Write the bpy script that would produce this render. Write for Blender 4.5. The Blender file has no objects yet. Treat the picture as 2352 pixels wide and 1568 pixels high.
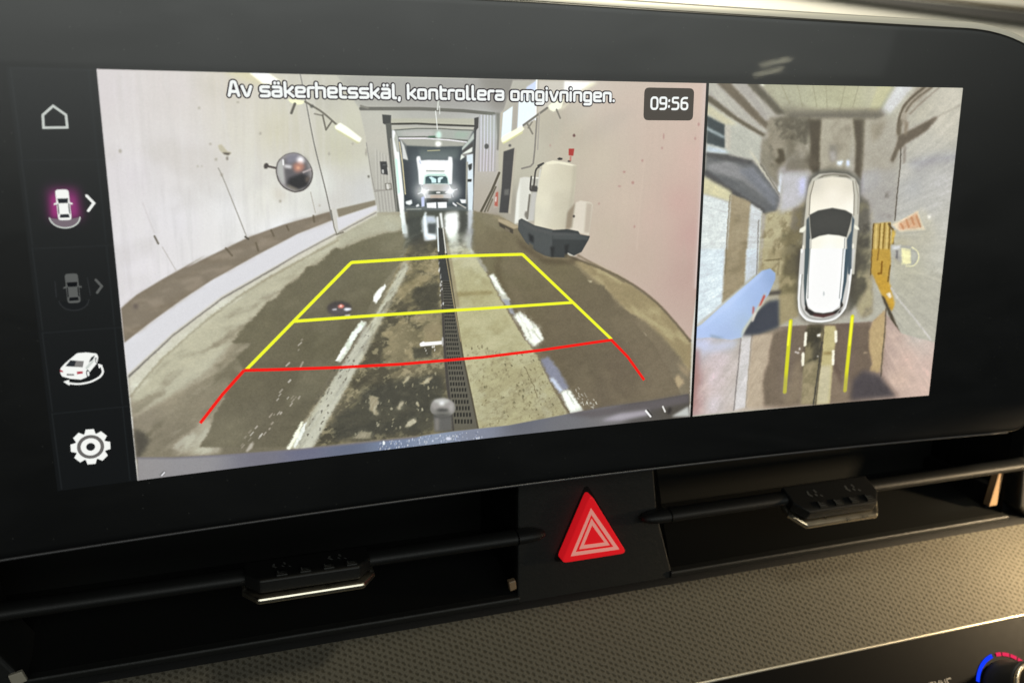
# Curved infotainment display of a car dashboard, with air vents, hazard switch, woven trim and climate dial.
import bpy, bmesh, math
import numpy as np
from mathutils import Vector, Matrix

SC = bpy.context.scene
COL = SC.collection
MM = .001                                   # everything below is written in millimetres
rad = math.radians

# ------------------------------------------------------------------ camera
cam = bpy.data.cameras.new('camera')
cam_o = bpy.data.objects.new('camera', cam)
COL.objects.link(cam_o)
_right, _fwd, _up = Vector((.949091, -.315000, .001416)), Vector((.307181, .924518, -.225625)), Vector((.069763, .214573, .974213))
M = Matrix((_right, _up, -_fwd)).transposed().to_4x4()
M.translation = Vector((-100.633, -257.710, 38.916))*MM
cam_o.matrix_world = M
cam.sensor_width = 36
cam.lens = 36*2046.32/2352
cam.clip_start, cam.clip_end = .01, 50
cam.dof.use_dof = True
cam.dof.focus_distance = .282
cam.dof.aperture_fstop = 13
SC.camera = cam_o

# ------------------------------------------------------------------ world and lamps (a parked car indoors: no sun)
W = bpy.data.worlds.new('World'); SC.world = W; W.use_nodes = True
W.node_tree.nodes['Background'].inputs[0].default_value = (.9, 1, .95, 1)
W.node_tree.nodes['Background'].inputs[1].default_value = .012

def area(name, loc, aim, sx, sy, watt, col, spread=180, roll=0):
    l = bpy.data.lights.new(name, 'AREA'); l.shape = 'RECTANGLE'
    l.size, l.size_y = sx*MM, sy*MM; l.energy = watt; l.color = col; l.spread = rad(spread)
    o = bpy.data.objects.new(name, l); COL.objects.link(o)
    o.location = Vector(loc)*MM
    o.rotation_euler = (Vector(aim)-Vector(loc)).to_track_quat('-Z', 'Y').to_euler()
    o.rotation_euler.rotate_axis('Z', rad(roll))
    return o
area('rear_window_light', (120, -1500, 500), (0, 0, 60), 2000, 700, 8.8, (.95, 1, .95))
area('roof_lamp', (220, -165, 540), (90, 10, -130), 120, 60, 1.3, (1, .92, .70))
area('footwell_lamp', (318, -84, -84), (205, 2, -146), 16, 16, .17, (1, .76, .46), 62)
area('outside_light', (250, 420, 620), (520, 950, 200), 500, 400, 20., (1, .97, .88))
for _z in (128., 116.):                     # the two bars of the reading lamp mirrored in the glass
    area('reading_lamp', (520+(_z-122)*.6, -780, _z), (72, -1, 60), 26, 4, .016, (1, .95, .66), 180, 16)
SC.view_settings.view_transform = 'Standard'
SC.view_settings.look = 'None'
SC.view_settings.exposure = 0
SC.view_settings.gamma = 1
SC.cycles.use_denoising = True
SC.cycles.max_bounces = 6

# ------------------------------------------------------------------ display picture painter
# The pictures shown on the display are flat print: they are drawn here, shape by shape, in the
# display's own 1920 x 720 pixel raster and shown by the display's emission.
DW, DH = 1920, 720
CAN = np.zeros((DH, DW, 3), np.float32)
CAN[:] = (8, 10, 12)
_rs = np.random.RandomState(7)
_tab = _rs.rand(256, 256).astype(np.float32)
CLIP = [131, 1282]                      # columns of the picture being drawn

def _vn(u, v):
    iu = np.floor(u).astype(int); iv = np.floor(v).astype(int)
    fu = u - iu; fv = v - iv
    fu = fu*fu*(3-2*fu); fv = fv*fv*(3-2*fv)
    a = _tab[iv & 255, iu & 255]; b = _tab[iv & 255, (iu+1) & 255]
    c = _tab[(iv+1) & 255, iu & 255]; d = _tab[(iv+1) & 255, (iu+1) & 255]
    return (a*(1-fu)+b*fu)*(1-fv) + (c*(1-fu)+d*fu)*fv

def fbm(u, v, seed=0, n=4):
    s = 0; w = .5; t = 0
    for i in range(n):
        s = s + w*_vn(u*2**i + seed*17.3 + i*31, v*2**i + seed*9.7 + i*13); t += w; w *= .62
    return s/t

def pairs(f):
    return [(f[i], f[i+1]) for i in range(0, len(f), 2)]

def catmull(p, closed, n=6):
    o = []; m = len(p)
    for i in range(m if closed else m-1):
        g = (lambda j: p[j % m]) if closed else (lambda j: p[min(max(j, 0), m-1)])
        a, b, c, d = (np.array(g(i+k), float) for k in (-1, 0, 1, 2))
        for k in range(n):
            t = k/n
            o.append(tuple(.5*(2*b + (c-a)*t + (2*a-5*b+4*c-d)*t*t + (3*b-a-3*c+d)*t**3)))
    if not closed: o.append(tuple(p[-1]))
    return o

def bbox(p, pad):
    xs = [q[0] for q in p]; ys = [q[1] for q in p]
    x0 = max(CLIP[0], int(min(xs)-pad)); x1 = min(CLIP[1], int(max(xs)+pad)+2)
    y0 = max(0, int(min(ys)-pad)); y1 = min(DH, int(max(ys)+pad)+2)
    return x0, y0, max(x1, x0+1), max(y1, y0+1)

def cover(p, x0, y0, x1, y1):
    m = np.zeros((y1-y0, x1-x0), np.float32)
    xs = np.arange(x0, x1, dtype=np.float32)
    q = np.array(p, np.float64); r = np.roll(q, -1, 0)
    for y in range(y0, y1):
        for sub in (.17, .5, .83):
            yy = y+sub
            h = (q[:, 1] <= yy) != (r[:, 1] <= yy)
            if not h.any(): continue
            a, b = q[h], r[h]
            X = np.sort(a[:, 0] + (yy-a[:, 1])/(b[:, 1]-a[:, 1])*(b[:, 0]-a[:, 0]))
            for k in range(0, len(X)-1, 2):
                m[y-y0] += np.clip(np.minimum(xs+1, X[k+1]) - np.maximum(xs, X[k]), 0, 1)/3
    return m

def gblur(m, s):
    if s < .3: return m
    r = int(s*2.6)+1
    k = np.exp(-.5*(np.arange(-r, r+1)/s)**2); k = (k/k.sum()).astype(np.float32)
    for ax in (0, 1):
        pw = [(0, 0), (0, 0)]; pw[ax] = (r, r)
        e = np.pad(m, pw, mode='edge'); o = np.zeros_like(m); n = m.shape[ax]
        for i, w in enumerate(k):
            o += w*(e[i:i+n] if ax == 0 else e[:, i:i+n])
        m = o
    return m

def mask(p, blur):
    x0, y0, x1, y1 = b = bbox(p, blur*2.8+1)
    return gblur(cover(p, *b), blur), b

def mix(m, b, col):
    x0, y0, x1, y1 = b
    c = CAN[y0:y1, x0:x1]
    c += (np.asarray(col, np.float32) - c)*m[..., None]

def P(f, col, blur=.6, a=1., s=0):
    if a == 0: return
    p = pairs(f)
    if s: p = catmull(p, True)
    m, b = mask(p, blur)
    mix(m*a, b, col)

def L(f, col, w, blur=.6, a=1., s=0):
    p = pairs(f)
    if s: p = catmull(p, False)
    x0, y0, x1, y1 = b = bbox(p, w/2+blur*2.8+2)
    X, Y = np.meshgrid(np.arange(x0, x1)+.5, np.arange(y0, y1)+.5)
    d = np.full(X.shape, 1e9)
    for (ax, ay), (bx, by) in zip(p[:-1], p[1:]):
        l2 = (bx-ax)**2+(by-ay)**2+1e-9
        t = np.clip(((X-ax)*(bx-ax)+(Y-ay)*(by-ay))/l2, 0, 1)
        d = np.minimum(d, np.hypot(X-ax-t*(bx-ax), Y-ay-t*(by-ay)))
    e = max(.7, blur)
    mix(np.clip((w/2-d)/e*.5+.5, 0, 1).astype(np.float32)*a, b, col)

def G(f, ctrl, p=2.2, blur=1.):
    q = pairs(f)
    m, b = mask(q, blur)
    x0, y0, x1, y1 = b
    X, Y = np.meshgrid(np.arange(x0, x1, dtype=np.float32), np.arange(y0, y1, dtype=np.float32))
    W = 0; C = 0
    for cx, cy, r, g, bl in ctrl:
        w = 1/((X-cx)**2+(Y-cy)**2+400.)**(p/2)
        W = W+w; C = C+w[..., None]*np.array((r, g, bl), np.float32)
    mix(m, b, C/W[..., None])

def _tex(f, col, thr, u, v, a, blur, seed, b, m, soft=.07):
    w = fbm(u*1.7, v*1.7, seed+50, 3)-.5
    n = fbm(u+w*1.3, v-w*1.1, seed, 6)
    t = np.clip((n-thr+soft)/(2*soft), 0, 1)
    mix((gblur(t.astype(np.float32), blur)*m*a).astype(np.float32), b, col)

def T(f, col, thr, sx, sy, a=1., blur=1., seed=0):          # mottling, plain
    m, b = mask(pairs(f), 4.)
    X, Y = np.meshgrid(np.arange(b[0], b[2]), np.arange(b[1], b[3]))
    _tex(f, col, thr, X/sx, Y/sy, a, blur, seed, b, m)

VP = (742., 236.)                                            # where the bay's floor lines meet
def TV(f, col, thr, na, nr, a=1., blur=1., seed=0):          # mottling drawn out along the floor
    m, b = mask(pairs(f), 4.)
    X, Y = np.meshgrid(np.arange(b[0], b[2]), np.arange(b[1], b[3]))
    dx = X-VP[0]; dy = np.maximum(Y-VP[1], 4.)
    th = np.arctan2(dx, dy); r = np.log(np.hypot(dx, dy)+20)
    _tex(f, col, thr, th*na, r*nr, a, blur, seed, b, m)

def S(f, n, w, l, cols, seed=0, a=.9):                       # flecks lying along the floor lines
    p = pairs(f); m, b = mask(p, 0)
    rs = np.random.RandomState(seed); k = 0
    for _ in range(n*20):
        if k >= n: break
        x = rs.randint(b[0], b[2]); y = rs.randint(b[1], b[3])
        if m[y-b[1], x-b[0]] < .5: continue
        dx, dy = x-VP[0], max(y-VP[1], 5); h = math.hypot(dx, dy); q = l*rs.uniform(.2, 1)
        L([x, y, x+dx/h*q, y+dy/h*q], cols[rs.randint(len(cols))], w*rs.uniform(.4, 1), blur=1., a=a*rs.uniform(.5, 1))
        k += 1

def END_LEFT():
    CLIP[0], CLIP[1] = 1288, 1920


def ROUGH(poly, amp, tone, tint=(1, 1, 1)):
    """break up clean edges and even tones inside the outline, as on worn wet concrete"""
    q = pairs(poly); m, b = mask(q, 5.)
    x0, y0, x1, y1 = b
    Y, X = np.mgrid[y0:y1, x0:x1].astype(np.float32)
    dx = (fbm(X/6., Y/4.5, 201, 4)-.5)*7*amp*m; dy = (fbm(X/6., Y/4.5, 202, 4)-.5)*5*amp*m
    sx = np.clip(X+dx-x0, 0, x1-x0-1.01); sy = np.clip(Y+dy-y0, 0, y1-y0-1.01)
    ix, iy = sx.astype(int), sy.astype(int); jx, jy = np.minimum(ix+1, x1-x0-1), np.minimum(iy+1, y1-y0-1)
    fx, fy = (sx-ix)[..., None], (sy-iy)[..., None]
    c = CAN[y0:y1, x0:x1].copy()
    w = (c[iy, ix]*(1-fx)+c[iy, jx]*fx)*(1-fy)+(c[jy, ix]*(1-fx)+c[jy, jx]*fx)*fy
    t = (fbm(X/3.2, Y/2.6, 203, 4)-.5)*.30+(fbm(X/20., Y/13., 204, 4)-.5)*.25
    CAN[y0:y1, x0:x1] = w*(1+(t*tone*m)[..., None])*(1+m[..., None]*(np.array(tint, np.float32)-1))


def STREAK(cx, cy, r0, amp):
    """walls in the stitched top view are drawn out away from the car"""
    Y, X = np.mgrid[0:DH, CLIP[0]:CLIP[1]].astype(np.float32)
    dx, dy = X-cx, Y-cy; r = np.hypot(dx, dy*.8); th = np.arctan2(dy, dx)
    n = (fbm(th*26+40, r/150., 301, 4)-.5)*.7+(fbm(th*70+40, r/60., 302, 3)-.5)*.45
    CAN[:, CLIP[0]:CLIP[1]] *= (1+n*amp*np.clip((np.abs(dx)-r0)/60, 0, 1))[..., None]

# rear camera picture: left wall
G([131,0,1282,0,1282,720,131,720],[(147,28,209,202,202),(249,26,211,204,201),(335,17,206,198,184),(168,170,214,209,210),(256,120,214,209,206),(358,97,212,208,194),(418,97,201,196,173),(141,318,220,216,219),(232,246,219,216,218),(320,233,226,225,226),(381,212,220,218,210),(491,190,218,218,213),(525,128,191,189,163),(543,97,201,200,181),(498,44,183,180,169),(563,208,201,202,200),(416,283,228,228,231),(150,380,223,219,222)])
T([131,0,1282,0,1282,720,131,720],(186, 180, 172),0.62,90,60,a=0.25,blur=6,seed=4)
T([136,4,515,2,586,241,346,297,135,387],(190, 186, 182),0.56,7,120,a=0.16,blur=1,seed=401)
T([136,4,515,2,586,241,346,297,135,387],(224, 222, 220),0.56,9,140,a=0.16,blur=1,seed=402)
# ceiling and back wall
P([457,-4,469,49,555,56,590,251,683,254,689,-14],(172, 170, 160),a=0,blur=0.5)
G([564,57,526,1,739,1,913,-0,842,63,835,261,635,256,593,248,583,194,574,108],[(532,8,176,174,163),(574,29,172,171,163),(648,14,158,160,156),(738,21,148,149,146),(832,16,132,131,127),(880,9,128,124,118),(587,65,190,188,178),(676,64,168,167,162),(800,72,178,178,180),(594,113,190,186,175),(592,171,175,172,164),(606,230,168,165,158),(810,99,196,196,204),(809,158,185,178,168),(806,219,176,166,152),(825,247,150,142,130),(829,84,160,160,150)])
P([569,0,678,2,906,2,835,61,707,58,570,57,529,2],(140, 140, 134),a=0.45,blur=6.2)
P([794,-1,913,1,842,60,819,60],(120, 116, 110),a=0.6,blur=8.68)
L([567,58,677,57,763,60,824,65],(96, 94, 88),6.3,blur=0.93)
L([567,53,580,57],(120, 118, 110),3.5,blur=0.93)
L([712,58,714,38],(205, 208, 200),2.8,blur=0.62)
P([827,62,836,63,836,107,834,134,829,133,830,107],(112, 110, 104),blur=1.24)
# corrugated back wall stripes
L([795,68,794,131,792,173],(150, 150, 158),2.2,blur=0.62,a=0.55)
L([798,68,797,131,796,173],(222, 224, 240),2.2,blur=0.62,a=0.55)
L([801,68,800,131,799,173],(150, 150, 158),2.2,blur=0.62,a=0.55)
L([805,68,804,131,802,173],(222, 224, 240),2.2,blur=0.62,a=0.55)
L([808,68,807,131,805,173],(150, 150, 158),2.2,blur=0.62,a=0.55)
L([811,68,810,131,808,173],(222, 224, 240),2.2,blur=0.62,a=0.55)
L([814,68,813,131,812,173],(150, 150, 158),2.2,blur=0.62,a=0.55)
L([817,68,816,131,815,173],(222, 224, 240),2.2,blur=0.62,a=0.55)
L([821,67,820,131,818,173],(150, 150, 158),2.2,blur=0.62,a=0.55)
L([824,67,823,131,821,173],(222, 224, 240),2.2,blur=0.62,a=0.55)
L([827,67,826,131,825,174],(150, 150, 158),2.2,blur=0.62,a=0.55)
L([591,130,591,209,594,245],(196, 194, 188),2.1,blur=0.62,a=0.45)
L([594,132,594,209,597,246],(150, 148, 142),2.1,blur=0.62,a=0.45)
L([597,134,597,209,600,246],(196, 194, 188),2.1,blur=0.62,a=0.45)
L([600,136,600,209,603,246],(150, 148, 142),2.1,blur=0.62,a=0.45)
L([602,137,603,209,606,246],(196, 194, 188),2.1,blur=0.62,a=0.45)
L([605,139,606,209,609,246],(150, 148, 142),2.1,blur=0.62,a=0.45)
L([608,141,609,209,612,246],(196, 194, 188),2.1,blur=0.62,a=0.45)
L([611,143,612,209,615,246],(150, 148, 142),2.1,blur=0.62,a=0.45)
L([614,144,615,209,618,246],(196, 194, 188),2.1,blur=0.62,a=0.45)
L([617,146,618,209,621,246],(150, 148, 142),2.1,blur=0.62,a=0.45)
L([620,148,621,209,624,246],(196, 194, 188),2.1,blur=0.62,a=0.45)
L([623,150,624,209,627,246],(150, 148, 142),2.1,blur=0.62,a=0.45)
L([587,208,621,205],(140, 138, 130),1.8,blur=0.62)
P([835,90,835,96,834,101,832,106,829,111,826,114,823,116,819,116,815,116,812,114,809,111,807,106,805,101,804,96,803,90,804,84,805,78,807,73,809,69,812,66,816,64,819,63,823,64,826,66,829,69,832,73,834,78,835,84],(190, 215, 200),a=0.25,blur=12.4)
P([820,155,820,159,819,163,818,167,816,169,813,172,810,173,808,173,805,173,802,171,800,169,798,166,796,163,795,159,795,155,795,151,796,147,798,144,800,141,802,139,805,138,808,137,811,138,813,139,816,141,818,144,819,148,820,151],(190, 160, 215),a=0.22,blur=12.4)
# right wall
G([911,-1,1291,-3,1286,278,1283,428,1275,546,1186,453,1095,391,983,345,1002,348,915,306,832,263,833,131,837,63],[(929,11,162,154,139),(940,83,179,172,153),(897,119,189,185,169),(864,150,183,179,161),(891,174,181,177,160),(851,235,144,141,129),(996,52,198,188,176),(1029,22,201,188,178),(1065,67,195,177,165),(1031,107,189,175,158),(1050,160,195,181,163),(1116,51,196,175,163),(1172,113,197,173,160),(1258,34,205,177,165),(1264,146,203,170,160),(1232,243,196,159,150),(1265,311,190,152,144),(1178,275,197,170,158),(1105,241,199,179,163),(1071,305,190,173,155),(1145,357,189,166,151),(1258,396,183,152,142),(997,113,183,172,150)])
P([964,120,1065,61,1134,48,1083,92,998,132],(176, 164, 152),a=0.45,blur=9.92)
P([913,89,969,53,1030,46,963,104,927,132],(172, 164, 150),a=0.4,blur=8.68)
T([929,53,1275,18,1278,414,1073,354,965,238],(186, 166, 152),0.57,9,130,a=0.16,blur=1,seed=403)
# windows
P([862,2,909,1,907,75,871,97,860,102,838,116,842,61],(172, 168, 158),blur=0.93)
P([842,63,862,50,859,101,838,113],(226, 236, 242),blur=0.74)
P([874,42,887,28,909,3,908,74,871,95],(226, 234, 246),blur=0.74)
P([890,14,911,1,909,18,884,34],(205, 215, 235),blur=1.24)
L([911,1,909,75],(235, 245, 240),3.5,blur=0.62)
L([867,48,866,98],(168, 162, 152),6.3,blur=0.62)
P([915,1,968,1,968,23,952,41,913,62],(198, 192, 182),blur=1.86)
P([968,1,1037,2,1016,14,979,30,967,26],(238, 238, 236),blur=1.86)
P([1025,4,1042,3,989,31,969,53,956,57],(226, 222, 196),blur=2.48)
P([935,49,944,42,969,35,963,53,946,60,938,56],(240, 242, 220),blur=1.24)
L([933,53,884,86],(112, 108, 100),4.2,blur=0.62)
L([953,56,961,72],(120, 116, 106),3.5,blur=0.93)
L([892,83,903,102],(118, 114, 104),3.5,blur=0.93)
L([902,80,894,91],(118, 114, 104),2.8,blur=0.93)
P([838,113,842,107,880,87,886,93,881,98,846,119,840,119],(252, 252, 222),blur=0.99)
L([843,120,881,100],(214, 214, 150),3.5,blur=1.24,a=0.7)
L([912,73,908,132,905,159,899,165,881,169],(128, 124, 116),3.5,blur=0.62)
L([917,62,914,132],(158, 152, 142),2.8,blur=0.93)
P([813,126,813,127,813,128,812,129,811,130,810,131,809,131,808,131,807,131,806,131,805,130,805,129,804,128,804,127,804,126,804,125,804,124,805,123,805,122,806,122,807,121,808,121,810,121,811,122,811,122,812,123,813,124,813,125],(84, 84, 84),blur=0.74)
P([859,125,859,125,859,126,858,126,858,127,857,127,857,127,856,127,856,127,855,127,854,127,854,126,854,126,853,125,853,125,853,124,854,123,854,123,854,122,855,122,856,122,856,122,857,122,857,122,858,122,858,123,859,123,859,124],(90, 88, 84),blur=0.93)
# door and planks on the back wall
P([843,136,866,129,860,192,853,255,834,254,839,204],(66, 64, 64),blur=0.93)
P([866,129,870,132,863,198,858,259,853,255,860,192],(176, 168, 152),blur=0.93)
P([845,209,855,208,854,220,844,220],(96, 94, 92),blur=1.24)
L([834,177,819,210,797,250],(84, 78, 66),4.9,blur=0.74)
L([827,204,804,251],(96, 90, 78),3.5,blur=0.74)
L([820,228,810,250],(112, 104, 90),3.5,blur=0.93)
P([827,209,832,204,831,244,822,245],(172, 158, 146),blur=0.93)
P([827,215,832,213,831,242,824,240],(168, 88, 76),blur=0.93)
P([826,223,829,223,828,233,825,232],(215, 200, 195),blur=0.74)
# floor
G([590,248,520,284,440,325,392,349,302,396,213,457,133,527,133,713,655,750,790,717,1045,719,1280,692,1275,546,1186,453,1095,391,983,345,984,344,835,261,780,249,590,247],[(602,266,158,152,134),(560,289,150,142,122),(617,316,112,105,90),(501,319,140,132,114),(450,374,112,103,88),(515,378,104,96,82),(529,437,98,90,77),(447,432,104,96,82),(386,395,122,113,98),(336,440,128,119,103),(364,492,108,99,86),(441,550,99,91,80),(287,486,140,130,113),(235,481,158,148,129),(192,559,148,138,121),(152,603,128,118,106),(242,589,126,116,102),(200,651,116,106,94),(316,640,100,92,81),(390,597,98,90,79),(277,420,168,160,142),(792,263,116,106,86),(837,316,106,95,76),(884,388,114,100,82),(980,448,116,101,85),(1080,529,113,99,84),(1166,623,104,91,79),(1084,645,101,88,76),(962,596,103,90,77),(884,479,106,94,78),(1007,376,120,106,86),(1252,660,118,106,92),(1202,499,116,102,86),(791,366,102,92,76)],p=2.6)
FLOOR = [590,248,520,284,440,325,392,349,302,396,213,457,133,527,133,713,655,750,790,717,1045,719,1280,692,1275,546,1186,453,1095,391,983,345,984,344,835,261,780,249,590,247]
# dry concrete along both walls
P([590,252,520,287,440,326,392,354,301,401,212,463,138,527,132,599,184,574,264,526,326,463,392,402,421,370,499,321,565,289,641,277,639,255],(196, 189, 170),a=0.75,blur=4.76)
P([489,330,429,373,376,413,351,449,308,480,253,519,212,539,176,561,137,575,135,556,190,500,283,425,376,367,453,325],(182, 173, 152),a=0.6,blur=5.44)
P([392,402,377,404,354,440,388,414],(186, 178, 158),a=0.8,blur=2.04)
TV([565,289,394,371,210,490,134,571,134,668,258,682,327,545,419,400,539,322],(84, 76, 64),0.56,26,7,a=0.45,blur=2,seed=11)
TV([515,300,376,370,210,484,134,568,133,675,282,688,287,605,356,459,467,350],(186, 178, 160),0.6,20,5,a=0.4,blur=1.5,seed=17)
P([249,616,285,633,281,656,258,685,201,679,217,657,242,634],(176, 168, 152),a=0.7,blur=4.08)
TV([195,610,292,621,282,688,195,679],(196, 190, 176),0.55,40,12,a=0.6,blur=1.5,seed=5)
P([134,621,151,631,158,646,148,667,137,677,132,676],(78, 72, 66),blur=3.4)
P([996,356,1043,365,1099,394,1190,456,1275,549,1276,617,1249,576,1206,529,1161,492,1124,474,1084,432,1031,388],(166, 150, 116),blur=3.4)
TV([996,356,1043,365,1099,394,1190,456,1275,549,1276,617,1249,576,1206,529,1161,492,1124,474,1084,432,1031,388],(130, 114, 88),0.5,24,7,a=0.7,blur=2,seed=8)
P([1025,398,1038,401,1035,405,1027,403],(190, 178, 150),blur=0.98)
P([1159,518,1169,527,1163,528],(186, 172, 150),blur=1.3)
P([1231,633,1248,618,1263,639,1246,653,1236,649],(182, 158, 126),a=0.8,blur=2.6)
P([1243,589,1272,613,1276,630,1255,612],(158, 138, 112),a=0.7,blur=3.25)
L([983,346,1095,393,1186,453,1274,545],(92, 80, 66),5.0,blur=1.95,a=0.8,s=1)
P([593,249,635,256,638,269,610,283,558,302,519,315,520,292,556,269],(166, 160, 142),a=0.65,blur=4.34)
P([602,259,632,272,634,283,610,282],(176, 172, 158),a=0.55,blur=3.72)
P([773,249,835,258,865,285,832,291,792,265],(122, 112, 94),blur=3.1,a=0.6)
P([832,261,861,277,851,282,818,261],(142, 130, 106),blur=2.48,a=0.8)
# wet floor
G([651,282,600,288,553,301,521,314,510,310,474,342,457,343,437,368,416,376,397,399,382,405,392,393,357,431,329,456,313,479,349,480,318,506,331,529,304,553,291,585,273,608,265,636,242,670,404,691,435,641,505,528,558,451,582,401,635,339],[(614,302,112,105,88),(570,328,102,95,78),(526,355,98,91,76),(476,388,101,93,78),(524,420,93,85,71),(425,435,100,92,77),(457,480,92,85,70),(368,480,104,96,80),(391,547,93,85,72),(329,563,100,92,78),(346,616,95,87,76),(290,639,106,98,85),(444,597,91,84,72)],blur=1.6,p=2.4)
G([786,338,832,344,969,353,1003,370,1033,403,1063,412,1098,458,1143,483,1134,493,1181,541,1209,585,1239,630,1259,675,1027,705,982,633,939,556,889,489,848,432,817,377],[(809,346,106,97,77),(888,380,102,92,73),(953,368,106,95,75),(889,434,100,89,72),(971,471,101,89,74),(1056,492,104,92,77),(989,536,98,86,72),(1103,594,100,87,75),(1193,635,106,93,80),(1061,657,97,85,74),(1025,604,96,85,72)],blur=1.6,p=2.4)
TV([651,282,600,288,553,301,521,314,510,310,474,342,457,343,437,368,416,376,397,399,382,405,392,393,357,431,329,456,313,479,349,480,318,506,331,529,304,553,291,585,273,608,265,636,242,670,404,691,435,641,505,528,558,451,582,401,635,339],(122, 114, 98),0.58,9,3,a=0.35,blur=4,seed=61)
TV([786,338,832,344,969,353,1003,370,1033,403,1063,412,1098,458,1143,483,1134,493,1181,541,1209,585,1239,630,1259,675,1027,705,982,633,939,556,889,489,848,432,817,377],(120, 106, 90),0.58,9,3,a=0.35,blur=4,seed=62)
# wet floor stains
P([831,330,840,333,837,370,849,417,837,405,822,364],(84, 72, 56),a=0.5,blur=3.9)
# left brown stripe, base and kerb of the wall
P([591,234,518,254,505,259,442,282,365,319,289,358,305,348,232,392,173,432,132,462,134,528,212,458,302,398,392,351,440,326,520,284,590,250],(214, 212, 214),blur=1.02)
P([590,243,520,278,440,318,392,343,302,389,213,451,133,519,134,559,190,497,283,422,376,364,509,296,517,288,591,252],(204, 198, 186),blur=1.36)
TV([510,281,302,390,133,522,135,565,283,425,515,300],(226, 222, 214),0.58,30,6,a=0.5,blur=1.5,seed=31)
P([440,319,392,345,302,392,213,454,133,522,133,527,213,457,302,395,392,348,440,321,590,248,590,246],(108, 104, 100),blur=1.02)
L([515,297,376,366,283,424,190,499,134,560],(150, 140, 120),3.8,blur=1.7,a=0.7,s=1)
P([588,224,515,239,518,254,589,233],(128, 120, 104),blur=1.02)
P([503,243,418,264,354,285,292,313,243,335,279,314,207,351,159,378,132,400,132,462,173,432,232,392,305,348,289,358,365,319,442,282,506,259],(120, 109, 96),blur=1.02)
TV([503,243,418,264,354,285,292,313,243,335,279,314,207,351,159,378,132,400,132,462,173,432,232,392,305,348,289,358,365,319,442,282,506,259],(112, 99, 84),0.55,30,8,a=0.5,blur=2,seed=41)
T([503,243,418,264,354,285,292,313,243,335,279,314,207,351,159,378,132,400,132,462,173,432,232,392,305,348,289,358,365,319,442,282,506,259],(152, 140, 124),0.6,40,16,a=0.45,blur=2,seed=42)
P([160,399,160,400,159,401,159,402,158,403,157,403,156,404,156,404,155,403,154,403,153,402,153,401,152,400,152,399,152,398,152,397,153,396,153,395,154,394,155,393,156,393,156,393,157,393,158,394,159,394,159,395,160,396,160,397],(88, 78, 74),blur=2.72)
L([314,303,324,317],(92, 82, 68),3.3,blur=1.24,a=0.8)
L([395,274,399,284],(92, 82, 68),3.3,blur=1.24,a=0.8)
L([423,267,426,275],(92, 82, 68),3.3,blur=1.24,a=0.8)
L([367,296,370,310],(92, 82, 68),3.3,blur=1.24,a=0.8)
L([472,250,473,261],(92, 82, 68),3.3,blur=1.24,a=0.8)
L([349,284,354,288],(80, 74, 66),3.3,blur=0.93)
P([503,238,513,236,517,282,513,286,509,278],(202, 200, 192),blur=0.74)
L([505,241,509,272,513,284],(120, 116, 108),2.0,blur=0.62)
L([513,286,526,282],(110, 104, 92),2.6,blur=0.93)
# wall seams and small marks
L([461,-2,469,49,480,123,497,207,506,259],(110, 108, 104),2.1,blur=0.5,s=1)
L([462,-2,471,49,482,123],(208, 206, 196),2.0,blur=0.62,s=1,a=0.5)
L([311,162,316,174,326,204,351,283],(140, 136, 130),2.0,blur=0.62,s=1,a=0.75)
L([469,207,476,245],(176, 172, 164),1.7,blur=0.62)
L([197,277,202,290],(110, 104, 98),3.3,blur=0.93)
L([208,296,228,340],(176, 170, 166),1.7,blur=0.74,a=0.6)
L([183,220,197,271],(200, 194, 192),2.0,blur=1.24,a=0.5)
P([354,49,354,50,353,50,353,50,353,50,352,51,352,51,351,51,351,51,350,51,350,50,350,50,349,50,349,50,349,49,349,49,350,49,350,48,350,48,351,48,351,48,352,48,352,48,352,48,353,48,353,48,353,49,354,49],(140, 132, 122),blur=1.24,a=0.75)
P([288,60,288,60,288,61,288,61,287,62,287,62,287,62,286,62,286,62,286,62,285,62,285,61,285,61,285,61,285,60,285,60,285,59,285,59,286,58,286,58,286,58,287,58,287,58,287,58,288,58,288,59,288,59,288,60],(140, 132, 122),blur=1.24,a=0.75)
P([278,158,278,159,278,159,278,159,278,160,277,160,277,160,277,160,277,160,276,160,276,160,276,159,276,159,276,159,276,158,276,158,276,158,276,158,276,157,277,157,277,157,277,157,277,157,278,157,278,157,278,158,278,158,278,158],(140, 132, 122),blur=1.24,a=0.75)
P([285,159,285,159,285,159,285,159,284,159,284,160,284,160,284,160,284,160,283,160,283,159,283,159,283,159,283,159,283,159,283,158,283,158,283,158,283,158,284,157,284,157,284,157,284,157,284,157,285,158,285,158,285,158,285,158],(140, 132, 122),blur=1.24,a=0.75)
P([310,147,310,148,310,148,310,148,309,149,309,149,309,149,308,149,308,149,307,149,307,149,307,148,306,148,306,148,306,147,306,147,307,146,307,146,307,145,308,145,308,145,308,145,309,145,309,145,310,145,310,146,310,146,310,147],(140, 132, 122),blur=1.24,a=0.75)
P([318,174,318,174,317,175,317,175,317,176,317,176,316,176,316,176,315,176,315,176,315,176,314,175,314,175,314,174,314,173,314,173,314,172,315,172,315,171,315,171,316,171,316,171,316,171,317,171,317,171,317,172,318,172,318,173],(140, 132, 122),blur=1.24,a=0.75)
P([388,102,388,103,388,103,388,104,387,104,387,105,387,105,386,105,386,105,385,105,385,104,385,104,385,103,384,103,384,102,385,102,385,101,385,101,385,101,386,100,386,100,387,100,387,100,387,100,388,101,388,101,388,101,388,102],(140, 132, 122),blur=1.24,a=0.75)
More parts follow.
